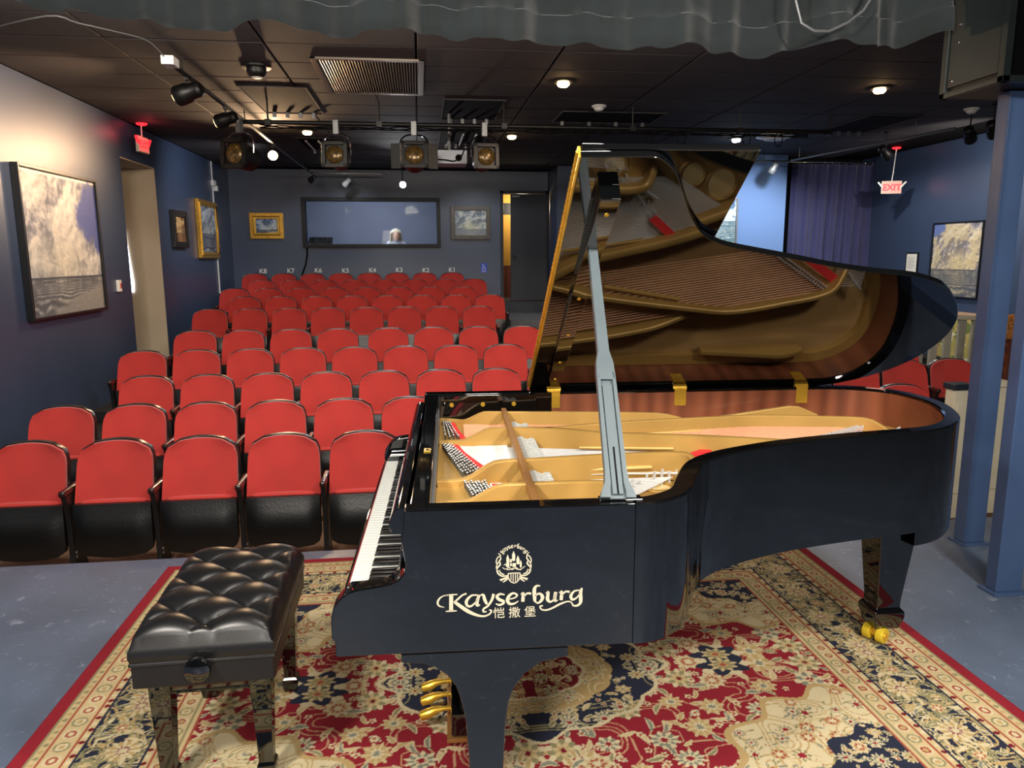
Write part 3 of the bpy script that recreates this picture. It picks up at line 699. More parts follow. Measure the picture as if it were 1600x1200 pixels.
# prop stick
B0=Vector((.537,.008,1.032)); T0=Vector(L(.573,HV-1.155,-.034)); ax=(T0-B0); PL=ax.length; ax.normalize()
sx=Vector((1,0,0)); sx=(sx-ax*sx.dot(ax)).normalized(); nn=sx.cross(ax)   # nn faces the camera side
if nn.y>0: nn=-nn
def PT(t,w,h): return B0+ax*(t*PL)+sx*w+nn*h
wid=[(0,.046),(.02,.043),(.05,.032),(.09,.029),(.45,.0265),(.49,.025),(.535,.017),(.6,.0165),(1,.0145)]
def loft(ws,h0,h1):
    vs=[];fs=[]
    for t,w in ws: vs+=[PT(t,-w,h0),PT(t,w,h0),PT(t,w,h1),PT(t,-w,h1)]
    for i in range(len(ws)-1):
        for j in range(4): fs.append((i*4+j,i*4+(j+1)%4,(i+1)*4+(j+1)%4,(i+1)*4+j))
    n=len(vs); return MB().add(vs,fs+[(3,2,1,0),(n-4,n-3,n-2,n-1)])
ps=obj('prop_stick',loft(wid,-.013,.003),greyprop,pno,.003,30)
for s in (-1,1):
    vs=[];fs=[]; ww=[(t,w) for t,w in wid if t<=.45]
    for t,w in ww:
        a,b=(s*w,s*(.0165 if t>.03 else .02)); vs+=[PT(t,a,.002),PT(t,b,.002),PT(t,b,.013),PT(t,a,.013)]
    for i in range(len(ww)-1):
        for j in range(4): fs.append((i*4+j,i*4+(j+1)%4,(i+1)*4+(j+1)%4,(i+1)*4+j))
    obj('stick_rail',MB().add(vs,fs+[(3,2,1,0),(len(vs)-4,len(vs)-3,len(vs)-2,len(vs)-1)]),greyprop,ps,.0015,30)
obj('stick_head',loft([(.42,.0265),(.45,.0265),(.49,.025),(.535,.017),(.6,.0165),(1,.0145)],.0,.013),greyprop,ps,.003,30)
obj('inner_stick',loft([(.012,.0135),(.40,.0135)],.002,.011),greyprop,ps,.001,30)
obj('stick_groove',loft([(.012,.0022),(.17,.0022)],.010,.0122),blackm,ps)
obj('stick_foot',MB().box((.49,-.0,1.0305),(.60,.035,1.034)),gloss,pno,.002)
# ------------------------------------------------------------------ inlaid lettering and crest on the treble cheek
LT={'K':[[(268,575,18),(266,650,18),(265,722,18)],[(215,569,4),(268,567,7),(325,566,5)],[(216,727,5),(265,725,8),(316,726,5)],[(250,570,5),(200,574,5),(160,600,8),(143,640,9),(158,672,7),(202,686,3)],[(408,562,8),(370,575,8),(330,610,9),(290,645,8)],[(300,640,14),(360,690,17),(430,742,17),(510,780,12),(572,789,9),(620,768,8),(633,738,8),(612,730,5)]],
'a':[[(522,582,6),(455,582,9),(408,630,14),(410,674,12),(442,688,10),(488,652,7),(516,602,5)],[(524,578,12),(504,640,15),(505,680,14),(530,676,5)]],
'y':[[(532,586,5),(560,580,11),(574,630,15),(594,674,11)],[(655,575,13),(640,630,12),(602,690,10),(562,718,9),(562,745,9),(590,746,5)]],
's':[[(757,588,6),(715,579,10),(686,602,13),(706,632,15),(742,650,14),(744,672,11),(708,686,10),(674,672,5)]],
'e':[[(792,634,6),(848,622,7),(872,596,9),(836,576,10),(797,602,14),(783,645,16),(806,680,13),(850,676,9),(884,654,4)]],
'r':[[(905,592,4),(928,580,12),(926,630,16),(924,664,15)],[(930,618,6),(964,584,9),(1002,588,11)]],
'b':[[(1085,515,6),(1052,514,10),(1032,545,16),(1033,610,17),(1036,664,13)],[(1036,612,7),(1076,590,10),(1106,618,16),(1098,656,14),(1066,682,9),(1034,664,7)]],
'u':[[(1138,592,4),(1160,580,12),(1154,648,16),(1182,676,10),(1216,648,7),(1230,594,5)],[(1230,580,15),(1222,640,15),(1226,668,12),(1250,662,4)]],
'R':[[(1262,592,4),(1285,580,12),(1283,630,16),(1281,664,15)],[(1287,618,6),(1320,582,9),(1360,586,11)]],
'g':[[(1452,572,6),(1402,582,9),(1372,625,14),(1386,662,12),(1426,646,8),(1456,602,5)],[(1474,552,9),(1462,600,16),(1464,660,17),(1462,696,14),(1436,722,11),(1396,722,8),(1376,690,6),(1340,680,7),(1270,702,10),(1200,738,9),(1140,756,8),(1096,745,7),(1086,716,8),(1112,712,6)]]}
PX=.366/1335
def lg(x,y): return (.076+(x-140)*PX, .773+(690-y)*PX)
def stroke(mb,P,tf,k=1.0):
    Q=crom([tuple(map(float,p)) for p in P],6); n=len(Q); A=[];B=[]
    for i,(x,y,w) in enumerate(Q):
        a=Q[max(i-1,0)];b=Q[min(i+1,n-1)]; tx,ty=b[0]-a[0],b[1]-a[1]; l=math.hypot(tx,ty) or 1
        A.append(tf(x-ty/l*w*k,y+tx/l*w*k)); B.append(tf(x+ty/l*w*k,y-tx/l*w*k))
    v0=[(a[0],-.0232,a[1]) for a in A]; v1=[(b[0],-.0232,b[1]) for b in B]; mb.strip(v0,v1)
word=MB()
for c,S_ in LT.items():
    for P in S_: stroke(word,P,lg)
obj('logo_wordmark',word,lettergold,pno,0,0)
crest=MB()
def poly(P): crest.add([(lg(*p)[0],-.0232,lg(*p)[1]) for p in P],[tuple(range(len(P)))])
order='KayserbuRg'; cxs={'K':268,'a':465,'y':590,'s':715,'e':830,'r':945,'b':1070,'u':1190,'R':1310,'g':1425}
for i,c in enumerate(order):
    ang=R(-52+104*i/9); sc=.21
    for P in LT[c][: (3 if c=='K' else 2)] + (LT['K'][4:5] if c=='K' else []):
        Q=[p for p in P if p[1]<735 and abs(p[0]-cxs[c])<90]
        if len(Q)<2: continue
        def tf(x,y,c=c,ang=ang):
            dx=(x-cxs[c])*sc; dy=(y-632)*sc*1.15; r=136-dy
            return lg(842+r*math.sin(ang)+dx*math.cos(ang),262-r*math.cos(ang)*1.02+dx*math.sin(ang))
        stroke(crest,Q,tf,1.25)
for s in (-1,1):
    m=lambda P:[(842+s*(x-842),y,w) for x,y,w in P]
    for P in ([(700,185,3),(722,205,5),(695,225,5),(682,262,5),(690,300,4)],[(716,205,3),(722,240,6),(692,285,5),(684,325,6),(700,362,6)],[(705,250,2),(718,290,7),(690,330,6),(696,375,7),(735,405,7),(785,402,5)],[(712,345,3),(722,375,6),(755,392,5)],[(712,440,5),(760,428,9),(792,408,6)],[(742,466,4),(768,446,7),(795,425,5)],[(720,452,4),(745,440,4)]): stroke(crest,m(P),lg)
for P in ([(788,382,5),(845,380,5),(902,382,5)],[(790,382,5),(795,430,5),(815,462,5),(845,478,5)],[(900,382,5),(895,430,5),(875,462,5),(845,478,5)]): stroke(crest,P,lg)
for x,yb in ((816,448),(836,464),(857,464),(876,448)): poly([(x-4,388),(x+4,388),(x+4,yb),(x-4,yb)])
for P in ([(840,165),(826,206),(828,262),(854,262),(856,206)],[(786,198),(774,236),(776,318),(800,318),(800,236)],[(880,210),(866,246),(868,296),(894,296),(894,246)],[(905,256),(897,280),(898,328),(915,328),(915,280)],[(806,246),(824,240),(824,276),(806,276)],[(830,284),(862,284),(862,320),(830,320)],[(808,284),(824,284),(824,312),(808,312)]): poly(P)
for P in ([(738,322,3),(770,340,4),(798,322,4),(826,346,4),(860,326,4),(898,350,4),(946,316,3)],[(750,300,3),(768,290,4),(776,318,4)],[(760,338,3),(800,344,4),(840,332,3),(880,346,4),(920,340,3)]): stroke(crest,P,lg)
obj('logo_crest',crest,lettergold,pno,0,0)
hz=text_mesh('\u607a \u6492 \u5821',.031,lettergold,.0004,bold=0); o=link('logo_characters',hz,pno); o.rotation_euler=(PI/2,0,0); o.location=(.270,-.0228,.741)

# ------------------------------------------------------------------ rug
def vnoise(shape, cell, seed, octaves=3, rough=.5):
    rs=np.random.RandomState(seed); ny,nx=shape; out=np.zeros(shape); amp=1; tot=0
    for k in range(octaves):
        c=max(cell/2**k,1.01); gy,gx=int(ny/c)+3,int(nx/c)+3; g=rs.rand(gy,gx)
        y=np.arange(ny)/c; x=np.arange(nx)/c; yi=y.astype(int); xi=x.astype(int); fy=y-yi; fx=x-xi; fy=fy*fy*(3-2*fy); fx=fx*fx*(3-2*fx)
        a=g[np.ix_(yi,xi)]; b=g[np.ix_(yi,xi+1)]; c_=g[np.ix_(yi+1,xi)]; d=g[np.ix_(yi+1,xi+1)]
        out+=amp*((a*(1-fx)+b*fx)*(1-fy)[:,None]+(c_*(1-fx)+d*fx)*fy[:,None]); tot+=amp; amp*=rough
    return out/tot
RW,RD=3.52,2.55; STEP=.0045
hx=int(RW/2/STEP); hy=int(RD/2/STEP)
qx=(np.arange(hx+1))*STEP; qy=(np.arange(hy+1))*STEP; QX,QY=np.meshgrid(qx,qy); shp=QX.shape
ex=RW/2-QX; ey=RD/2-QY; ed=np.minimum(ex,ey)     # distance from the rug edge
RED=np.array((156,30,44.)); CREAM=np.array((222,204,158.)); TAN=np.array((196,164,104.)); OLIVE=np.array((150,142,98.)); NAVY=np.array((42,47,68.)); SLATE=np.array((136,138,118.)); DRED=np.array((128,22,36.)); RUST=np.array((176,84,60.)); BEIGE=np.array((212,186,132.))
img=np.zeros(shp+(3,)); img[:]=RED
FX,FY=RW/2-.56,RD/2-.56    # field half size
rs=np.random.RandomState(3)
def put(mask,col): img[mask]=col
def window(cx,cy,r):
    x0,x1=max(0,int((cx-r)/STEP)),min(hx+1,int((cx+r)/STEP)+2); y0,y1=max(0,int((cy-r)/STEP)),min(hy+1,int((cy+r)/STEP)+2)
    return slice(y0,y1),slice(x0,x1)
def flower(cx,cy,r,n,rot,cols,limit=None,sq=1.):
    sy,sx_=window(cx,cy,r*1.3)
    if sy.stop<=sy.start or sx_.stop<=sx_.start: return
    X=QX[sy,sx_]-cx; Y=(QY[sy,sx_]-cy)/sq; rr=np.hypot(X,Y); th=np.arctan2(Y,X)+rot
    pet=.80+.20*np.cos(n*th); sub=img[sy,sx_]; ok=np.ones_like(rr,bool) if limit is None else limit[sy,sx_]
    pet2=.80+.20*np.cos(n*th+PI)
    for k,(fr,c) in enumerate(cols):
        m=(rr<r*fr*(pet if k%2==0 else pet2))&ok; sub[m]=c
def leaf(cx,cy,l,w,rot,col,edge,limit=None):
    sy,sx_=window(cx,cy,l*1.1)
    if sy.stop<=sy.start or sx_.stop<=sx_.start: return
    X=QX[sy,sx_]-cx; Y=QY[sy,sx_]-cy; a=X*math.cos(rot)+Y*math.sin(rot); b=-X*math.sin(rot)+Y*math.cos(rot)+.25*a*a/l
    sub=img[sy,sx_]; ok=np.ones_like(a,bool) if limit is None else limit[sy,sx_]
    e=np.abs(b)<w*(1-(a/l)**2); sub[(np.abs(a)<l)&e&ok]=edge
    e=np.abs(b)<w*.62*(1-(a/l)**2); sub[(np.abs(a)<l*.85)&e&ok]=col
def vines(limit,cell,seed,col,wd):
    n=vnoise(shp,cell/STEP,seed,1); g=np.hypot(*np.gradient(n))+1e-6
    for lv in (.35,.5,.65): put((np.abs(n-lv)/g<wd/STEP)&limit,col)
FLC=[[(1,TAN),(.84,CREAM),(.62,OLIVE),(.42,CREAM),(.22,RUST)],[(1,CREAM),(.82,BEIGE),(.55,RUST),(.34,CREAM)],[(1,CREAM),(.84,OLIVE),(.62,BEIGE),(.36,TAN),(.2,DRED)],[(1,BEIGE),(.8,TAN),(.5,CREAM),(.28,SLATE)],[(1,CREAM),(.80,SLATE),(.55,CREAM),(.3,RED)]]
def scatter(limit,x0,x1,y0,y1,step,rmin,rmax,leafn,seed):
    r_=np.random.RandomState(seed); y=y0
    k=0
    while y<y1:
        x=x0+(step/2 if k%2 else 0); k+=1
        while x<x1:
            cx,cy=x+r_.uniform(-.3,.3)*step,y+r_.uniform(-.3,.3)*step
            iy,ix=min(hy,max(0,int(cy/STEP))),min(hx,max(0,int(cx/STEP)))
            if limit[iy,ix]:
                for q in range(leafn):
                    a=r_.uniform(0,2*PI); dd=step*r_.uniform(.38,.6)
                    leaf(cx+dd*math.cos(a),cy+dd*math.sin(a),step*r_.uniform(.16,.27),step*r_.uniform(.06,.10),a+r_.uniform(-.8,.8),[OLIVE,SLATE,BEIGE,TAN][r_.randint(4)],CREAM,limit)
                for q in range(2):
                    a=r_.uniform(0,2*PI); flower(cx+step*.52*math.cos(a),cy+step*.52*math.sin(a),step*.10,5,a,[(1,CREAM),(.5,RUST)],limit)
                flower(cx,cy,r_.uniform(rmin,rmax),r_.choice([6,7,8,9,11]),r_.uniform(0,6),FLC[r_.randint(len(FLC))],limit,r_.choice([1,.82,1.15]))
            x+=step
        y+=step*.87
field=(QX<FX)&(QY<FY)
vines(field,.11,11,np.array((205,150,110.)),.0028)
scatter(field,0.02,FX+.05,.02,FY+.05,.158,.044,.068,4,21)
# cream corner spandrels
ax_=FX-QX; ay_=FY-QY; an=np.arctan2(ay_,ax_+1e-6); rad=np.hypot(ax_/.60,ay_/.46)
sc_=1+.06*np.cos(an*14)
sp=field&(rad<sc_); put(field&(rad<sc_*1.045)&~sp,TAN); put(sp,CREAM); vines(sp,.09,31,TAN,.003); 
sv=[FLC,[[(1,TAN),(.8,RUST),(.5,CREAM)],[(1,OLIVE),(.78,CREAM),(.5,RED)],[(1,BEIGE),(.8,SLATE),(.5,CREAM),(.25,RED)]]]; FLC=sv[1]
scatter(sp,FX-.65,FX+.02,FY-.5,FY+.02,.088,.022,.036,4,32); 
nv=field&(np.hypot(ax_/.30,ay_/.24)<1+.07*np.cos(an*10)); put(nv,NAVY); FLC=sv[0]; scatter(nv,FX-.35,FX,FY-.3,FY,.09,.026,.036,4,33)
# pendants and medallion
th=np.arctan2(QY/.39,QX/.52+1e-9); rm=np.hypot(QX/.50,QY/.375); lob=1+.05*np.abs(np.cos(th*8))-.02
point=1+.10*np.exp(-(th/.12)**2)+.10*np.exp(-((th-PI/2)/.12)**2)
med=field&(rm<lob*point); put(field&(rm<lob*point*1.035)&~med,CREAM); put(med,NAVY); vines(med,.10,41,OLIVE,.003); scatter(med,0.04,.6,.04,.45,.12,.034,.05,4,42)
m2=rm<.62*(1+.06*np.abs(np.cos(th*6))); put(rm<.66*(1+.06*np.abs(np.cos(th*6))),TAN); put(m2,np.array((190,158,98.))); vines(m2,.07,43,CREAM,.003); scatter(m2,.03,.4,.03,.3,.085,.022,.032,3,46)
m3=rm<.42*(1+.08*np.abs(np.cos(th*5))); put(rm<.45*(1+.08*np.abs(np.cos(th*5))),CREAM); put(m3,DRED); vines(m3,.06,44,TAN,.003); scatter(m3,.03,.3,.03,.3,.09,.024,.034,3,45)
flower(.80,.04,.12,5,.0,[(1,CREAM),(.95,NAVY)],None,.7); flower(.80,.04,.062,9,.2,[(1,BEIGE),(.8,OLIVE),(.5,TAN),(.3,RUST)],None,.8)
# guards and border
inb=(ed<.56)
g1=inb&(ed>=.43); put(g1,BEIGE); bd=inb&(ed>=.22)&(ed<.43); put(bd,NAVY); g0=inb&(ed>=.06)&(ed<.22); put(g0,BEIGE)
horiz=ey<ex; along=np.where(horiz,QX,QY)
vines(bd,.075,51,TAN,.0042); vines(bd,.055,52,CREAM,.003); vines(bd,.06,53,OLIVE,.004)
for k in range(14):
    for hz_ in (0,1):
        s=.13*k+.03; 
        c=(s,RD/2-.325+.03*math.sin(k*2.4)) if hz_==0 else (RW/2-.325+.03*math.sin(k*2.4),s)
        if c[0]>RW/2-.2 or c[1]>RD/2-.2: continue
        big=.062 if k%2==0 else .040
        flower(c[0],c[1],big,10 if k%2==0 else 7,k*.7,[(1,CREAM),(.9,TAN),(.62,CREAM),(.42,np.array((140,60,70.))),(.28,CREAM)] if k%2==0 else [(1,OLIVE),(.8,BEIGE),(.5,RUST),(.3,CREAM)],bd)
        for q in range(11):
            a=rs.uniform(0,6.3); dd=rs.uniform(.045,.105); leaf(c[0]+dd*math.cos(a),c[1]+dd*math.sin(a),rs.uniform(.02,.034),rs.uniform(.007,.012),a+rs.uniform(-1,1),[OLIVE,SLATE,TAN,CREAM][rs.randint(4)],[CREAM,BEIGE,TAN][rs.randint(3)],bd)
for lo_,hi_,bc in ((.062,.072,OLIVE),(.098,.106,RUST),(.178,.186,RUST),(.210,.22,NAVY),(.43,.438,NAVY),(.462,.470,RUST),(.530,.538,OLIVE),(.55,.56,RUST)):
    put(inb&(ed>=lo_)&(ed<hi_),bc)
def dots(mid,per,r,cols):
    c=(np.mod(along,per)-per/2); d_=np.hypot(c,(ed-mid)); odd=np.floor(along/per)%2
    for k,(fr,c0,c1) in enumerate(cols): put(inb&(d_<r*fr)&(odd==0),c0); put(inb&(d_<r*fr)&(odd==1),c1)
dots(.142,.07,.027,[(1,CREAM,OLIVE),(.72,RUST,CREAM),(.4,CREAM,TAN)]); dots(.500,.06,.024,[(1,CREAM,OLIVE),(.7,RUST,CREAM),(.4,TAN,TAN)])
dots(.085,.035,.009,[(1,OLIVE,TAN)]); dots(.199,.035,.010,[(1,DRED,CREAM)]); dots(.447,.035,.009,[(1,DRED,CREAM)])
put(ed<.06,RED*1.02); img*= (1+.10*(vnoise(shp,30,77,3)-.5))[...,None]
img=(img*.86+img.mean(-1,keepdims=True)*.14)*.90
full=np.concatenate([img[:,:0:-1],img],1); full=np.concatenate([full[:0:-1],full],0)
gx=np.arange(-hx,hx+1)*STEP; gy=np.arange(-hy,hy+1)*STEP; GX,GY=np.meshgrid(gx,gy)
edg=np.minimum(RW/2-np.abs(GX),RD/2-np.abs(GY)); GZ=np.where(edg<.006,.001,.012)
rug=link('persian_rug',grid_colored('persian_rug',GX,GY,GZ,np.clip(full,0,255),rugm)); rug.location=(.38,2.68,0)
tag(rug,'red, cream and navy floral carpet with a red edge under the piano','rug')

# ------------------------------------------------------------------ piano bench
b=thing('piano_bench','black tufted leather piano bench with a round side knob','bench',(-.6675,2.447,.012),R(.8))
BW,BD=.405,.655; nx_,ny_=61,97
mb=MB(); vs=[]
for j in range(ny_):
    for i in range(nx_):
        x=-1+2*i/(nx_-1); y=-1+2*j/(ny_-1)
        X=x*BW/2; Y=y*BD/2
        a=X/.105; c=Y/.094+1
        p=abs(math.sin(PI*(a+c)/2)); q=abs(math.sin(PI*(a-c)/2))
        tuft=(p*q)**.30
        edge=(max(0,1-abs(x)**9)*max(0,1-abs(y)**13))**.5
        inner_=min(1,max(0,(1-abs(x))/.22))*min(1,max(0,(1-abs(y))/.14))
        h=.050+.068*edge*(1-(1-tuft)*.60*(.22+.78*inner_))+.004*edge
        vs.append((X*(1+.02*edge*0),Y,.455+h))
fs=[(j*nx_+i,j*nx_+i+1,(j+1)*nx_+i+1,(j+1)*nx_+i) for j in range(ny_-1) for i in range(nx_-1)]
ring=[i for i in range(nx_)]+[(j+1)*nx_-1 for j in range(1,ny_)]+[(ny_-1)*nx_+i for i in range(nx_-2,-1,-1)]+[j*nx_ for j in range(ny_-2,0,-1)]
n0=len(vs)
for k,(gr,zz) in enumerate(((1.016,.500),(1.022,.478),(.998,.458))):
    vs+=[(vs[r][0]*gr,vs[r][1]*(1+(gr-1)*.6),zz) for r in ring]
N=len(ring)
for j in range(N): fs.append((ring[j],ring[(j+1)%N],n0+(j+1)%N,n0+j))
for k in range(2):
    for j in range(N): fs.append((n0+k*N+j,n0+k*N+(j+1)%N,n0+(k+1)*N+(j+1)%N,n0+(k+1)*N+j))
fs.append(tuple(n0+2*N+j for j in range(N)))
cu=obj('cushion',mb.add(vs,fs),leather,b,0,70)
for j in range(-3,4):
    for i in (-1,0,1):
        if (i+j)%2==0 or (i==0 and abs(j)==3 and False): continue
        obj('button',MB().lathe([(.009,0),(.008,.004),(.004,.006)],(i*.105,j*.094,.533),12),leather,cu,0,60)
obj('apron',MB().box((-BW/2,-BD/2,.378),(BW/2,BD/2,.452)),leather,b,.006)
obj('piping',MB().tube([(-BW/2,-BD/2,.455),(BW/2,-BD/2,.455),(BW/2,BD/2,.455),(-BW/2,BD/2,.455),(-BW/2,-BD/2,.455)],.006,8),leather,b)
kn=obj('knob',MB().lathe([(.014,0),(.014,.018),(.034,.022),(.039,.034),(.036,.046),(.020,.053)],(-.005,-BD/2,.448),22,0,Matrix.Rotation(PI/2,3,'X')),gloss,b,0,50)
for sx_ in (-1,1):
    for sy in (-1,1):
        secs=[(.033,.38),(.031,.30),(.022,.075),(.022,.06),(.028,.05),(.028,.03),(.022,0)]; vs=[]
        c=(sx_*(BW/2-.055),sy*(BD/2-.085))
        for h,z in secs: vs+=sq(c,h,h,z)
        fs=[(i*4+j,i*4+(j+1)%4,(i+1)*4+(j+1)%4,(i+1)*4+j) for i in range(len(secs)-1) for j in range(4)]
        obj('leg',MB().add(vs,fs+[(3,2,1,0),tuple(range(len(vs)-4,len(vs)))]),gloss,b,.002,30)
obj('stretcher',MB().box((-BW/2+.06,-BD/2+.06,.32),(BW/2-.06,-BD/2+.09,.38)).box((-BW/2+.06,BD/2-.09,.32),(BW/2-.06,BD/2-.06,.38)),gloss,b,.003)
# ------------------------------------------------------------------ paintings
def mix(a,b,t): return a*(1-t[...,None])+b*t[...,None]
def sstep(a,b,x): t=np.clip((x-a)/(b-a),0,1); return t*t*(3-2*t)
def seascape(w,h,seed,sky,cloud,dark,glow,sea,foam,hor=.30,glowx=.45,blue=None,beach=None,rays=0):
    shp=(h,w); V,Uu=np.meshgrid(np.linspace(0,1,h),np.linspace(0,1,w),indexing='ij')   # V=0 bottom
    A=lambda c:np.array(c,float)
    dx,dy=Uu-glowx,(V-hor)*1.1; ang=np.arctan2(dy,dx); rr=np.hypot(dx,dy)
    # clouds fanning out of the bright patch: noise sampled in warped polar space, shaded as relief
    def fbm(cell,sd,o=6): return vnoise((h*2,w*2),cell,sd,o,.58)
    N=fbm(w*.34,seed); wx=vnoise(shp,w*.25,seed+7,3); wy=vnoise(shp,w*.25,seed+8,3)
    ix=np.clip((ang/PI*w*.9+wx*w*.35).astype(int),0,2*w-1); iy=np.clip((np.sqrt(rr)*h*1.0+wy*h*.25).astype(int),0,2*h-1)
    n=.55*N[iy,ix]+.45*vnoise(shp,w*.22,seed+5,6,.6)
    n=(n-n.mean())/(n.std()+1e-6)
    rel=np.clip((n-np.roll(np.roll(n,max(1,w//40),1),-max(1,h//36),0))*.55,-1,1)
    img_=mix(A(sky),A(cloud),sstep(-.4,.7,n)); img_=mix(img_,A(dark),sstep(.15,-1.0,n+.55*rel)*.75); img_=mix(img_,np.array((246,240,226.)),np.clip(rel,0,1)*.8); img_=mix(img_,A(dark)*.85,np.clip(-rel,0,1)*.75)
    n=(n*.16+.5)
    if blue is not None: img_=mix(img_,A(blue[0]),sstep(.0,.06,.25-np.hypot((Uu-blue[1])/blue[3],(V-blue[2])/blue[4])*.25+.35*(n-.5)))
    gl=np.exp(-(np.hypot(dx,(V-hor-.06)*1.4)/.32)**2); img_=mix(img_,A(glow),gl*.75)
    if rays: img_=mix(img_,A(glow),np.clip(np.sin((Uu-.62-.35*(V-hor))*52)*.5,0,1)*np.exp(-((Uu-.66)/.2)**2)*(V>hor)*(V<hor+.3)*.55)
    wv=np.sin((V*(60/(.25+ (hor-np.minimum(V,hor))*6)))*2+vnoise(shp,w*.12,seed+3,3)*9)*.5+.5
    se=mix(A(sea),A(foam),np.clip(wv*vnoise(shp,w*.05,seed+2,4)*1.3-.15,0,1)); se=mix(se,A(glow),np.exp(-((Uu-glowx)/.18)**2)*.45*wv)
    if beach is not None: se=mix(se,A(beach),sstep(.02,-.06,V-hor*.9+ .30*(1-Uu)+.08*(n-.5)))
    img_[V<hor]=se[V<hor]; img_[np.abs(V-hor)<.006]=A(dark)*.8
    return np.clip(img_*(.92+.16*vnoise(shp,3,seed+8,2))[...,None],0,255)
def picture(name,label,w,h,img_,fw,dep,fm,loc,rz,lip=None,group=None):
    """hung facing -y in its own frame; loc is the middle of the back"""
    t=thing(name,label,'painting',loc,rz,group)
    W2,H2=w/2,h/2
    mb=MB()
    for a,b in (((-W2,-dep,-H2),(-W2+fw,0,H2)),((W2-fw,-dep,-H2),(W2,0,H2)),((-W2+fw,-dep,-H2),(W2-fw,0,-H2+fw)),((-W2+fw,-dep,H2-fw),(W2-fw,0,H2))): mb.box(a,b)
    fr=obj('frame',mb,fm,t,min(.006,fw*.2))
    if lip is not None:
        mb=MB(); e=fw*.35
        mb.tube([(-W2+fw-e,-dep,-H2+fw-e),(W2-fw+e,-dep,-H2+fw-e),(W2-fw+e,-dep,H2-fw+e),(-W2+fw-e,-dep,H2-fw+e),(-W2+fw-e,-dep,-H2+fw-e)],fw*.14,6); obj('frame_bead',mb,lip,fr)
    ny,nx=img_.shape[:2]; X,Z=np.meshgrid(np.linspace(-W2+fw*.9,W2-fw*.9,nx),np.linspace(-H2+fw*.9,H2-fw*.9,ny))
    c=link('canvas',grid_colored('canvas',X,np.full_like(X,-dep*.6),Z,img_,canvasm),t); return t
blackfr=mat('black_frame',(14,14,16),.35,0,.15,12); pewter=mat('pewter_frame',(84,78,72),.4,.3,.15,12)
ML=PI/2   # faces +x from the left wall
picture('seascape_painting','large stormy seascape in a black floating frame on the left wall',1.68,1.44,seascape(250,220,4,(140,146,158),(186,188,190),(92,98,116),(222,218,200),(92,96,104),(190,190,190),.26,.46,((72,86,150),.95,.74,.22,.30),(150,148,146)),.03,.07,blackfr,(XL+.002,8.24,1.78),ML)
picture('amber_painting','small amber picture in a heavy dark frame on the left wall',.68,.55,seascape(70,60,14,(150,96,50),(222,176,112),(60,36,22),(236,196,130),(96,62,36),(200,150,96),.35),.09,.06,blackfr,(XL+.002,12.07,2.07),ML)
picture('gilt_seascape','tall blue seascape in a gilt frame on the left wall',1.16,.97,seascape(100,90,24,(96,112,140),(190,196,202),(66,76,98),(214,212,200),(70,74,92),(186,190,196),.40),.10,.06,goldfr,(XL+.002,13.62,2.12),ML,brass)
picture('small_gilt_seascape','little seascape in a wide gold frame left of the booth window',.64,.50,seascape(90,70,34,(120,150,190),(196,206,218),(84,96,124),(226,226,214),(64,76,98),(200,202,196),.25,.6,None,(206,190,150)),.115,.06,goldfr,(-2.945,YB-.002,2.255),0,brass)
picture('beach_painting','cloudy beach painting in a pewter frame right of the booth window',.80,.66,seascape(110,90,44,(178,186,194),(226,224,214),(116,126,138),(238,230,190),(150,152,158),(196,190,184),.25,.5),.085,.06,pewter,(1.06,YB-.002,2.32),0)
picture('wave_painting','blue and white wave painting partly hidden by the piano lid',.70,.86,seascape(90,110,54,(92,140,196),(196,214,230),(60,84,110),(226,232,232),(92,120,132),(222,226,220),.55),.03,.05,grey,(5.10,12.498,2.18),0)
picture('sunburst_seascape','sunlit sea with light rays and a far ship, on the right wall',1.06,1.12,seascape(150,160,64,(150,148,158),(202,186,152),(98,96,112),(226,204,152),(92,96,104),(186,176,154),.36,.55,((100,120,176),.06,.95,.16,.12),None,1),.02,.05,blackfr,(XR-.002,10.37,1.57),-PI/2)
t=thing('framed_notice','white printed notice in a thin black frame on the right wall','notice',(XR-.002,11.38,1.515),-PI/2)
obj('frame',MB().box((-.15,-.02,-.17),(.15,0,.17)),blackfr,t,.004); pg=obj('sheet',MB().box((-.125,-.022,-.145),(.125,-.0195,.145)),paperw,t)
for i in range(9): obj('text_line',MB().box((-.09,-.0235,.09-i*.022),(.09-.02*(i%3),-.022,.094-i*.022)),grey,pg)
# low floral picture behind the railing
n=vnoise((60,80),9,91,3); n2=vnoise((60,80),6,92,2); fim=np.zeros((60,80,3)); fim[:]=(178,168,96); fim[n>.55]=(112,124,70); fim[n2>.66]=(232,226,196); fim[(n2<.34)]=(196,176,110); fim[(n<.3)]=(86,92,62)
picture('floral_panel','yellow-green floral panel in a tan wooden frame, low on the right wall',1.7,.95,fim,.05,.05,mat_wood('tan_wood',(176,140,108),(204,170,136),.4,'X',4,.2),(XR-.002,9.75,.33),-PI/2)

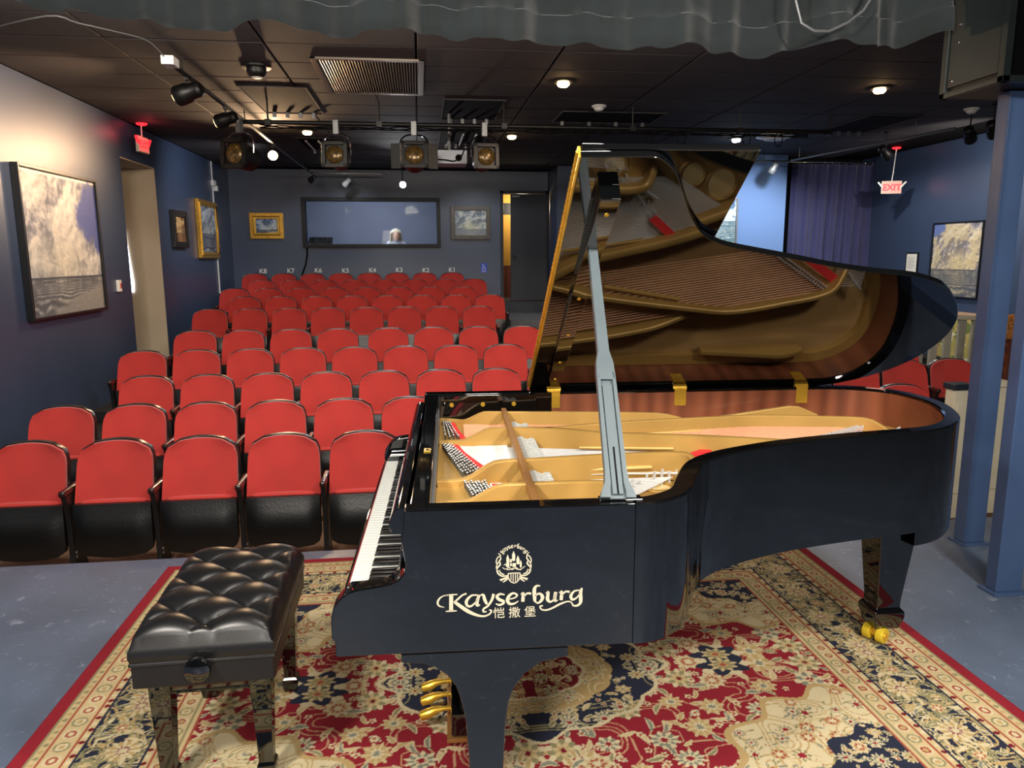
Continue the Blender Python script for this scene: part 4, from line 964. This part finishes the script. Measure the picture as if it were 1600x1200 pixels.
# ------------------------------------------------------------------ railings at the right
t=thing('stair_railing','grey-painted wooden stair railing behind the right-hand red seats','railing',(5.45,8.75,-.2))
obj('top_rail',MB().prism([(0,1.09),(1.9,1.00),(1.9,1.06),(0,1.15)],lambda a,b_,h:(a,h,b_),-.05,.05),creamw,t,.008)
obj('bottom_rail',MB().box((0,-.03,.10),(1.9,.03,.18)),railgrey,t,.006)
for i in range(10): obj('baluster',MB().box((.08+i*.19,-.02,.18),(.18+i*.19,.02,1.06)),railgrey,t,.004)
for x,y,h,lab in ((3.93,4.98,.70,'cream panelled newel post beside the piano tail'),(4.30,5.05,.70,'cream panelled newel post seen between the two blue posts')):
    t=thing('newel_post',lab,'post',(x,y,-.35),0,'cream newel posts')
    obj('shaft',MB().box((0,0,0),(.13,.10,h+.30)),creamw,t,.006); obj('cap',MB().box((-.015,-.015,h+.30),(.145,.115,h+.345)),navyd if x<4 else creamw,t,.006)
    obj('panel',MB().box((.02,-.012,.2),(.11,0,h+.2)),creamw,t,.004)
t=thing('hand_rail','cream sloping hand rail seen between the two blue posts','railing',(4.455,5.0,-.3))
obj('rail',MB().box((0,.02,.92),(.9,.10,.98)).box((0,.03,.62),(.9,.09,.67)),creamw,t,.006); obj('post',MB().box((.16,.02,0),(.23,.09,1.16)),creamw,t,.004)
t=thing('wooden_chair','brown wooden chair with a leopard-print cushion, seen between the posts','chair',(6.42,7.3,-.27),.3)
wd_=mat_wood('brown_chair_wood',(92,44,26),(140,80,48),.35,'Z',4,.4)
for a in (0,1):
    for c in (0,1): obj('leg',MB().box((-.22+a*.40,-.2+c*.38,0),(-.17+a*.40,-.15+c*.38,.45 if c==0 else 1.10)),wd_,t,.004)
obj('seat',MB().box((-.24,-.22,.43),(.25,.24,.47)),wd_,t,.006)
for i in range(4): obj('slat',MB().box((-.18,.19,.55+i*.14),(.20,.21,.62+i*.14)),wd_,t,.004)
leo=mat('leopard_cloth',(206,130,66),.8,0,.75,38)
obj('cushion',MB().box((-.22,.10,.98),(.24,.2,1.26)),leo,t,.04,60,3)

# ------------------------------------------------------------------ signs on the walls
t=thing('accessible_sign','blue wheelchair sign on the back wall near the door','sign',(1.325,YB-.002,1.415))
obj('plate',MB().box((-.065,-.006,-.095),(.065,0,.095)),bluesign,t,.002)
wc=MB().lathe([(.011,0),(.011,.002)],(-.015,-.008,.066),12,0,Matrix.Rotation(PI/2,3,'X'))
wc.tube([(-.015,-.008,.052),(-.012,-.008,.012),(.018,-.008,.010),(.032,-.008,-.025),(.042,-.008,-.022)],.006,5); wc.tube([(-.014,-.008,.034),(.014,-.008,.032)],.004,5)
wc.tube([(.0+.034*math.cos(q)-.003,-.008,-.012+.034*math.sin(q)) for q in np.linspace(R(125),R(350),16)],.005,5); wc.box((-.05,-.008,-.078),(.05,-.006,-.070))
obj('wheelchair_symbol',wc,white,t)
def exit_sign(loc,rz,lab,arm):
    t=thing('exit_sign',lab,'sign',loc,rz,'exit signs')
    bd_=obj('housing',MB().box((-.15,-.02,-.1),(.15,.02,.1)),mat('exit_housing',(205,196,180),.5),t,.006)
    obj('face',MB().box((-.14,-.024,-.09),(.14,-.02,.09)),exitface,t,.002)
    o=link('exit_lettering',text_mesh('EXIT',.135,exitred,.001,bold=.004),t); o.location=(0,-.026,-.047); o.rotation_euler=(PI/2,0,0)
    for s in (-1,1): obj('lamp_arm',MB().box((s*.15-.012+s*.02,-.03,-.02),(s*.15+.012+s*.02,.0,.10),0,Matrix.Rotation(s*.7,3,'Y')),exitred if arm else white,t,.004)
    obj('stem',MB().tube([(0,0,.1),(.01,0,.22),(.03,0,ZC-loc[2]-.02)],.008,8),white,t); obj('canopy',MB().lathe([(.07,0),(.06,-.02),(.02,-.03)],(.03,0,ZC-loc[2]),16),exitred,t)
exit_sign((-3.48,10.4,3.07),PI/2-.08,'red exit sign hung over the recessed side door',True)
exit_sign((7.60,11.5,2.72),-.35,'red exit sign on a bent stem beside the navy curtain',False)
lamp('exit_glow','POINT',(-3.35,10.3,3.2),1.2,(1,.1,.12),None,.05)
t=thing('wall_switch','small white thermostat with a red button on the left wall','switch',(XL,9.59,1.31),PI/2)
obj('cover',MB().box((-.05,-.03,-.07),(.05,0,.07)),white,t,.006); obj('button',MB().box((0,-.036,-.03),(.035,-.03,.03)),mat('red_button',(170,50,50),.4),t,.003)
t=thing('wall_conduit','thin white conduit with a small box running down the left wall','conduit',(XL,14.2,0))
obj('pipe',MB().box((.002,-.012,1.0),(.022,.012,3.33)),white,t,.003); obj('junction_box',MB().box((.0,-.08,2.90),(.06,.08,3.0)),white,t,.006); obj('sensor',MB().box((.01,.05,2.82),(.08,.11,2.91)),white,t,.006)
tag(obj('booth_cable',MB().tube([(-2.2,YB-.02,1.84),(-2.2,YB-.015,1.7),(-2.24,YB-.015,1.5),(-2.32,YB-.015,1.3),(-2.34,YB-.015,1.0)],.018,6),blackm),'black cable hanging from the corner of the booth window','cable')
tag(obj('ceiling_wire',MB().tube(crom([(-3.3,6.42,3.318),(-2.55,5.92,3.315),(-2.38,6.01,3.30),(-2.18,6.21,3.30),(-2.05,6.39,3.30),(-2.0,6.5,3.26),(-1.98,6.6,3.22)],4),.005,6),grey),'thin grey wire running under the ceiling to the track box','cable')

# ------------------------------------------------------------------ booth: person and mixing desk
t=thing('mixing_desk','sloping black mixing desk in the corner of the booth window','mixer',(-2.0,16.0,1.80))
obj('body',MB().prism([(-.15,0),(.2,0),(.2,.26),(-.15,.10)],lambda a,b_,h:(h,a,b_),-.25,.22),blackmetal,t,.006)
pn=Matrix.Rotation(math.atan2(.16,.35),3,'X')
for i in range(8):
    for j in range(3): obj('fader',MB().box((-.22+i*.055,-.10+j*.10,.125+j*.046),(-.195+i*.055,-.06+j*.10,.15+j*.046)),grey,t)
tag(obj('booth_counter',MB().box((-3.2,15.72,1.74),(1.5,16.25,1.79)),white,None,.005),'white counter running behind the booth window','counter')
pr_=thing('person','person with long grey hair and a pale top looking down behind the booth window','person',(-.47,16.35,.97))
def skinned(name,V,Ed,rad_,m,parent,sub=2,root=0):
    me=bpy.data.meshes.new(name); me.from_pydata(V,Ed,[]); o=link(name,me,parent); me.materials.append(m)
    md=o.modifiers.new('skin','SKIN'); md.use_smooth_shade=True
    for i,v in enumerate(me.skin_vertices[0].data): v.radius=(rad_[i],rad_[i]) if not isinstance(rad_[i],tuple) else rad_[i]; v.use_root=(i==root)
    o.modifiers.new('sub','SUBSURF').levels=sub; o.modifiers['sub'].render_levels=sub; return o
# seated torso, arms resting on the counter, thighs and calves on a stool
BV=[(0,.05,.50),(0,.06,.68),(0,.05,.85),(0,.03,.97),(0,.0,1.05),(-.17,.02,.96),(-.22,-.06,.80),(-.15,-.24,.86),(.17,.02,.96),(.22,-.06,.80),(.15,-.24,.86),(-.10,-.02,.47),(-.12,-.35,.47),(-.12,-.34,.08),(.10,-.02,.47),(.12,-.35,.47),(.12,-.34,.08),(-.12,-.44,.05),(.12,-.44,.05)]
BE=[(0,1),(1,2),(2,3),(3,4),(3,5),(5,6),(6,7),(3,8),(8,9),(9,10),(0,11),(11,12),(12,13),(0,14),(14,15),(15,16),(13,17),(16,18)]
BR=[(.15,.12),(.13,.10),(.15,.11),(.10,.08),(.055,.055),.062,.05,.036,.062,.05,.036,.09,.075,.05,.09,.075,.05,.04,.04]
skinned('body',BV,BE,BR,cloth_p,pr_)
for s in (-1,1):
    HVv=[(s*.15,-.24,.86),(s*.14,-.30,.875),(s*.13,-.345,.88)]; HE=[(0,1),(1,2)]; HR=[.034,.036,.03]
    for k in range(4):
        x=s*(.105+.018*k); n0=len(HVv); ln=(.055,.066,.062,.048)[k] if s>0 else (.048,.062,.066,.055)[k]
        HVv+=[(x,-.36,.885),(x,-.36-ln*.55,.887),(x,-.36-ln,.876)]; HE+=[(2,n0),(n0,n0+1),(n0+1,n0+2)]; HR+=[.010,.009,.008]
    n0=len(HVv); HVv+=[(s*.10,-.30,.88),(s*.075,-.335,.882),(s*.07,-.36,.878)]; HE+=[(1,n0),(n0,n0+1),(n0+1,n0+2)]; HR+=[.012,.010,.009]
    skinned('hand',HVv,HE,HR,skin,pr_,1)
# head: shaped ellipsoid with brow, nose, mouth, chin; tilted down
hm=MB(); nu,nv=28,22; vs=[]
for i in range(nv+1):
    ph=-PI/2+PI*i/nv
    for j in range(nu):
        th_=2*PI*j/nu; x=math.cos(ph)*math.sin(th_); y=-math.cos(ph)*math.cos(th_); z=math.sin(ph)
        wx=.078*(1-.25*max(0,-z)**1.5); d_=.098 if y<0 else .10
        X,Y,Z=x*wx,y*d_,z*.118
        fr_=max(0,-y)
        if fr_>.5:
            nose=math.exp(-((x/.16)**2))*math.exp(-(((z+.18)/.22)**2)); Y-=.026*nose
            Y+=.010*math.exp(-(((abs(x)-.36)/.16)**2))*math.exp(-(((z-.05)/.13)**2)); Y-=.006*math.exp(-((x/.3)**2))*math.exp(-(((z+.52)/.09)**2))
            Y-=.008*math.exp(-((x/.28)**2))*math.exp(-(((z+.85)/.15)**2))
        vs.append((X,Y,Z))
fs=[(i*nu+j,i*nu+(j+1)%nu,(i+1)*nu+(j+1)%nu,(i+1)*nu+j) for i in range(nv) for j in range(nu)]
hd=obj('head',hm.add(vs,fs),skin,pr_,0,80); hd.location=(0,-.05,1.14); hd.rotation_euler=(R(18),0,R(4))
for s in (-1,1):
    obj('eye',MB().lathe([(.002,-.012),(.011,-.006),(.012,0),(.010,.006),(.002,.012)],(s*.029,-.082,.006),12,0,Matrix.Rotation(PI/2,3,'X')),white,hd,0,60)
    obj('lens_rim',MB().tube([(s*.03+.023*math.cos(q),-.100,.003+.018*math.sin(q)) for q in np.linspace(0,2*PI,17)],.002,6),grey,hd)
    obj('ear',MB().lathe([(.004,-.012),(.016,-.004),(.014,.006),(.003,.010)],(s*.078,.01,-.005),12,0,Matrix.Rotation(PI/2,3,'Y')),skin,hd,0,60)
obj('mouth',MB().tube([(-.024,-.093,-.060),(-.008,-.102,-.057),(.008,-.102,-.057),(.024,-.093,-.060)],[.002,.005,.005,.002],6),mat('lips',(190,100,96),.5),hd)
hv=MB(); vs=[]; nu=30; NZ=16
for i in range(NZ+1):
    a=i/NZ; z=.135-.36*a**1.1
    for j in range(nu):
        o_a=R(6)+R(56)*float(sstep(.10,.34,np.array(a))); th_=o_a+(2*PI-2*o_a)*j/(nu-1); w=.112*math.sin(min(1,a*3.2+.08)*PI/2)+.035*a; dp=.115*math.sin(min(1,a*3.2+.08)*PI/2)
        rip=1+.03*math.sin(th_*11+a*3)
        open_=max(0,1-a*5); x=w*math.sin(th_)*rip; y=-dp*math.cos(th_)*rip*(1 if math.cos(th_)<0 else .95)
        vs.append((x,y+.012,z))
fs=[(i*nu+j,i*nu+j+1,(i+1)*nu+j+1,(i+1)*nu+j) for i in range(NZ) for j in range(nu-1)]
fs.append(tuple(range(nu-1,-1,-1)))
for j in range(0): pass
ho=obj('hair',hv.add(vs,fs),hairm,hd,0,80); ho.modifiers.new('t','SOLIDIFY').thickness=.014
# ------------------------------------------------------------------ ceiling fittings
def can(x,y,lab,m):
    t=thing('downlight_can',lab,'ceiling light',(x,y,ZC),0,'ceiling downlights')
    obj('trim_ring',MB().lathe([(.10,-.012),(.11,-.016),(.085,-.02),(.075,-.004)],(0,0,0),24),blackmetal,t,0,40)
    obj('bulb',MB().lathe([(.02,-.004),(.055,-.01),(.062,-.035),(.045,-.055),(.01,-.06)],(0,0,0),20),m,t,0,60)
for x,y,lab,m in ((1.45,7.56,'glowing warm ceiling downlight near the stage, above the piano',glow_warm),(4.74,7.5,'glowing warm ceiling downlight at the right, above the smoke detector side',glow_warm),(-1.46,10.77,'glowing warm ceiling downlight left of the hanging spotlights',glow_warm),(1.35,10.87,'glowing warm ceiling downlight just right of the black spotlight by the projector',glow_warm),(4.66,10.84,'bright white ceiling downlight over the right back wall',glow_white)): can(x,y,lab,m)
t=thing('eyeball_lamp','unlit black eyeball ceiling lamp left of the air vent','ceiling light',(-1.41,7.3,ZC))
obj('trim_ring',MB().lathe([(.13,-.0),(.13,-.015),(.09,-.02)],(0,0,0),24),blackmetal,t,0,40); ey_=obj('eyeball',MB().lathe([(.085,-.01),(.09,-.05),(.075,-.085),(.05,-.095)],(0,0,0),20),blackmetal,t,0,60); obj('lamp_face',MB().lathe([(.05,-.096),(.04,-.102)],(0,0,0),16),white,t)
# air vent
t=thing('air_vent','wide slatted return-air grille in the black ceiling','vent',(-.40,7.6,ZC))
vm=mat('vent_metal',(98,88,80),.45,.4,.1,10)
mb=MB(); w2,d2=.49,.70
mb.box((-w2,-d2,-.02),(-w2+.05,d2,0)).box((w2-.05,-d2,-.02),(w2,d2,0)).box((-w2,-d2,-.02),(w2,-d2+.05,0)).box((-w2,d2-.05,-.02),(w2,d2,0)); obj('frame',mb,vm,t,.003)
sl=mesh('slat',MB().box((-.010,-d2+.05,-.016),(-.001,d2-.05,-.003),0,Matrix.Rotation(.5,3,'Y')),vm,0,30)
for i in range(36): o=link('slat',sl,t); o.location=(-w2+.06+i*.0249,0,0)
obj('backing',MB().box((-w2+.04,-d2+.04,-.002),(w2-.04,d2-.04,-.0005)),blackm,t)
# open fluorescent troffers with tube holders
def troffer(x0,x1,y0,y1,lab,tubes):
    t=thing('ceiling_troffer',lab,'light fixture',((x0+x1)/2,(y0+y1)/2,ZC),0,'dark recessed troffers')
    a,b=(x1-x0)/2,(y1-y0)/2
    obj('tray',MB().box((-a,-b,-.006),(a,b,-.001)),blackm,t); obj('frame',MB().box((-a-.02,-b-.02,-.014),(-a,b+.02,0)).box((a,-b-.02,-.014),(a+.02,b+.02,0)).box((-a,-b-.02,-.014),(a,-b,0)).box((-a,b,-.014),(a,b+.02,0)),charcoal,t,.002)
    for i in range(4): obj('lamp_holder',MB().box((-a+.08+i*(2*a-.2)/3,b-.06,-.07),(-a+.12+i*(2*a-.2)/3,b-.02,-.006)),grey,t,.003)
    for k in range(tubes): obj('tube',MB().cyl((-a+.12+k*.18,-b+.05,-.04),(-a+.12+k*.18,b-.1,-.04),.013,n=8),white,t)
troffer(.33,.98,8.52,9.70,'dark open ceiling fixture in line with the spotlights, right of the air vent',0)
troffer(1.75,3.0,9.06,9.75,'dark open ceiling fixture behind the smoke detector over the piano lid',0)
troffer(5.55,6.2,8.88,10.1,'dark open ceiling fixture on the right beyond the warm downlight',0)
troffer(-1.75,-1.1,8.1,9.5,'dark open ceiling fixture beside the left lighting track',0)
troffer(-1.7,-1.05,11.4,12.6,'dark open ceiling fixture with two tubes near the back wall',2)
troffer(.35,1.0,10.6,11.8,'dark open ceiling fixture with tubes behind the projector',3)
troffer(.55,1.9,4.7,5.45,'dark open ceiling fixture just behind the stage valance',0)
def smoke(x,y,lab):
    t=thing('smoke_detector',lab,'smoke detector',(x,y,ZC),0,'smoke detectors')
    obj('base',MB().lathe([(.085,0),(.085,-.012),(.07,-.025)],(0,0,0),24),white,t,0,40); obj('head',MB().lathe([(.06,-.024),(.055,-.04),(.04,-.055),(.03,-.06)],(0,0,0),24),white,t,0,40)
smoke(2.09,8.72,'white smoke detector on the ceiling above the piano lid'); smoke(6.5,8.42,'white smoke detector on the ceiling beside the blue posts')
t=thing('air_diffuser','round white ceiling air diffuser over the right side','vent',(5.09,10.5,ZC)); obj('ring',MB().lathe([(.24,0),(.26,-.03),(.18,-.05),(.16,-.04)],(0,0,0),28),white,t,0,40); obj('cone',MB().lathe([(.13,-.03),(.15,-.07),(.08,-.08)],(0,0,0),28),white,t,0,40)
# lighting pipe
t=thing('lighting_pipe','long black lighting pipe with loose cables under the ceiling','pipe',(0,8.75,3.10))
obj('pipe',MB().cyl((-2.05,0,0),(4.95,0,0),.024,n=12),blackmetal,t)
for x in (-1.6,-.4,1.0,2.5,3.8,4.92): obj('hanger',MB().cyl((x,0,0),(x,0,ZC-3.10),.010,n=8).box((x-.03,-.03,-.03),(x+.03,.03,.03)),blackmetal,t)
cb=MB(); 
for k in range(3):
    P=[(-1.7+i*.22,.03+.02*k,-.02-.035*abs(math.sin(i*.9+k*2.1))) for i in range(30)]; cb.tube(crom(P,3),.007,5)
obj('cables',cb,blackm,t,0,60)
for x in (1.85,1.95,2.72,3.1,3.9,4.3): obj('cable_loop',MB().tube([(x+.05*math.cos(q),.02,-.09+.08*math.sin(q)) for q in np.linspace(0,2*PI,13)],.006,5),blackm,t)
lens=mat('amber_lens',(92,72,38),.25,.4,.6,40)
def spot(x,lab,s,door,tilt=.18,twist=0):
    t=thing('stage_spotlight',lab,'spotlight',(x,8.72,3.10),twist,'black spotlights on the lighting pipe')
    obj('clamp',MB().box((-.03,-.03,-.12),(.03,.03,.03)),grey,t,.004)
    obj('yoke',MB().tube(crom([(-s*1.05,0,-.34),(-s*1.05,0,-.2),(-s*.7,0,-.13),(0,0,-.11),(s*.7,0,-.13),(s*1.05,0,-.2),(s*1.05,0,-.34)],4),.010,6),chrome,t,0,60)
    m_=Matrix.Rotation(-tilt,3,'X')
    body=MB(); c=Vector((0,0,-.36))
    pts=[(.65*s,.28),(s*.95,.12),(s*.95,-.05)]
    body.lathe([(.4*s,-.20),(.85*s,-.16),(s*.92,.10)],c,18,0,m_@Matrix.Rotation(PI/2,3,'X'))
    obj('housing',body,blackmetal,t,0,40)
    fr_=MB(); 
    for a,b_ in (((-s,-.14,-s),(-.72*s,-.10,s)),((.72*s,-.14,-s),(s,-.10,s)),((-s,-.14,-s),(s,-.10,-.72*s)),((-s,-.14,.72*s),(s,-.10,s))): 
        fr_.box([a[0],a[1],a[2]-.36],[b_[0],b_[1],b_[2]-.36],0,m_,c)
    obj('gel_frame',fr_,blackmetal,t,.003)
    obj('lens',MB().lathe([(.70*s,.108),(.6*s,.125),(.3*s,.138),(.05*s,.142)],c,22,0,m_@Matrix.Rotation(PI/2,3,'X')),lens,t,0,60)
    if door:
        for sg in (-1,1): obj('barn_door',MB().box((sg*s if sg>0 else -s*1.75,-.16,-.36-s*.9),(sg*s*1.75 if sg>0 else -s,-.15,-.36+s*.9),0,Matrix.Rotation(sg*.35,3,'Z'),(sg*s,-.15,-.36)),blackmetal,t,.002)
spot(-1.90,'large black spotlight at the left end of the lighting pipe, turned sideways',.16,False,.1,-.45)
spot(-.87,'black spotlight with a square front over the middle of the seats',.14,False,.1,-.15)
spot(-.02,'black spotlight with open side barn doors and a sparkling lens',.15,True)
spot(.77,'black spotlight beside the white projector',.14,False,.1,.1)
t=thing('ceiling_projector','pale grey projector hung under the ceiling between two spotlights','projector',(.40,9.3,2.78)); obj('case',MB().box((-.2,-.16,-.05),(.2,.2,.11)),mat('pale_grey_plastic',(170,176,188),.4),t,.012); obj('lens',MB().lathe([(.04,0),(.035,.03)],(.1,-.16,.02),14,0,Matrix.Rotation(PI/2,3,'X')),blackm,t); obj('mount',MB().cyl((0,.05,.1),(0,.05,ZC-2.78),.02,n=10),grey,t); obj('cable',MB().tube(crom([(-.2,-.17,-.0),(-.05,-.18,-.01),(.05,-.18,-.02),(.13,-.18,.04),(.17,-.17,.12)],4),.008,6),blackm,t)
# tracks with heads
t=thing('lighting_track','long lighting track running back along the left side of the ceiling','track',(-1.96,6.7,3.2))
obj('rail',MB().box((-.018,0,-.012),(.018,8.0,.012)),blackmetal,t,.002)
obj('rail_lip',MB().box((-.006,3.0,-.018),(.006,8.0,-.012)),chrome,t)
obj('feed_box',MB().box((-.05,-.12,-.03),(.05,.03,.04)),white,t,.006)
for y in (.3,2.6,4.9,7.2): obj('stem',MB().cyl((0,y,0),(0,y,.13),.006,n=6),blackmetal,t)
t2=thing('cross_track','short end piece of lighting track across the back left','track',(-1.95,14.75,3.2)); obj('rail',MB().box((0,-.015,-.012),(1.3,.015,.012)),chrome,t2,.002); obj('stem',MB().cyl((.5,0,0),(.5,0,.14),.006,n=6),blackmetal,t2)
def head(loc,aim,lab,m,L_=.16,r=.06,gl=None,drop=.10):
    t=thing('track_head',lab,'track light',loc,0,'track light heads')
    q=(Vector(aim)-Vector(loc)).normalized().to_track_quat('Z','Y').to_matrix()
    obj('stem',MB().cyl((0,0,.01),(0,0,drop+.02),.008,n=8).box((-.02,-.03,drop),(.02,.03,drop+.025)),blackmetal,t)
    obj('housing',MB().lathe([(r*.55,-L_*.6),(r*.8,-L_*.5),(r*.8,-L_*.1),(r,.0),(r*1.05,L_*.45),(r*.98,L_*.5)],(0,0,0),18,0,q),m,t,0,40)
    obj('lamp_face',MB().lathe([(r*.92,L_*.5),(r*.85,L_*.53),(r*.2,L_*.55)],(0,0,0),18,0,q),gl if gl else grey,t)
    return Vector(loc)+(Vector(aim)-Vector(loc)).normalized()*(L_*.7)
p=head((-1.96,7.10,3.06),(-3.63,7.6,2.6),'black track head aimed at the big seascape, nearest the stage',blackmetal,.22,.085,glow_warm); lamp('track_spot','SPOT',p,240,(1,.62,.36),(-3.63,7.6,2.7),.05,85,1.0)
p=head((-1.96,8.40,3.06),(-3.63,8.9,2.6),'black track head second from the stage, aimed at the left wall',blackmetal,.20,.075,glow_warm); lamp('track_spot','SPOT',p,150,(1,.64,.38),(-3.63,9.0,2.5),.05,85,1.0)
lamp('track_spot','SPOT',(-1.96,11.9,3.1),90,(.95,.96,1),(-3.63,12.8,2.3),.05,110,.9)  # added spot with no head, brightens the wall past the recess
p=head((-2.0,11.15,3.06),(-.6,4.0,1.6),'glaring warm track head facing the stage',blackmetal,.16,.07,glow_warm); lamp('track_spot','SPOT',p,330,(1,.64,.36),(-2.2,5.0,1.4),.06,120,1.0)
head((-1.90,14.4,3.06),(-3.2,15.4,2.2),'small dark track head at the far end of the left track',blackmetal,.14,.055)
head((-1.32,14.8,3.04),(-2.4,15.4,2.0),'small pale track head on the short back track',white,.16,.055)
p=head((-.25,13.6,2.90),(.3,5,1.8),'glaring white spotlight hung in front of the booth window',blackmetal,.14,.06,glow_white,.42); lamp('track_spot','SPOT',p,70,(.95,.97,1),(.3,6,.6),.05,90,.8)
t=thing('lighting_track','grey lighting track slanting along the right of the ceiling','track',(6.02,11.8,3.16)); 
obj('rail',MB().tube([(0,0,0),(.5,-3.1,0)],.018,6),grey,t); obj('stem',MB().cyl((.03,-.2,0),(.03,-.2,.18),.006,n=6).cyl((.4,-2.5,0),(.4,-2.5,.18),.006,n=6),grey,t)
t=thing('lighting_track','black lighting track over the light blue wall','track',(4.9,11.9,3.16)); obj('rail',MB().box((0,-.015,-.012),(1.4,.015,.012)),blackmetal,t); obj('stem',MB().cyl((.7,0,0),(.7,0,.18),.006,n=6),blackmetal,t)
p=head((5.75,11.85,3.04),(5.3,12.5,1.9),'pale blue-grey track head in front of the light blue wall',grey,.16,.06); 
lamp('track_spot','SPOT',(5.6,11.2,3.1),110,(.88,.94,1),(5.6,12.5,1.7),.05,110,.8)
head((6.55,10.1,3.06),(8,10.6,2.0),'black track head beside the stem of the right exit sign',blackmetal,.20,.07,None,.26)
p=head((6.59,8.53,3.06),(8,9.7,1.8),'black track head left of a pair near the blue posts',blackmetal,.20,.07,None,.26); lamp('track_spot','SPOT',p,190,(1,.92,.82),(8,10.6,2.0),.05,120,.8)
head((6.58,8.15,3.06),(8,9.2,1.8),'black track head right of a pair near the blue posts',blackmetal,.20,.07,None,.26)
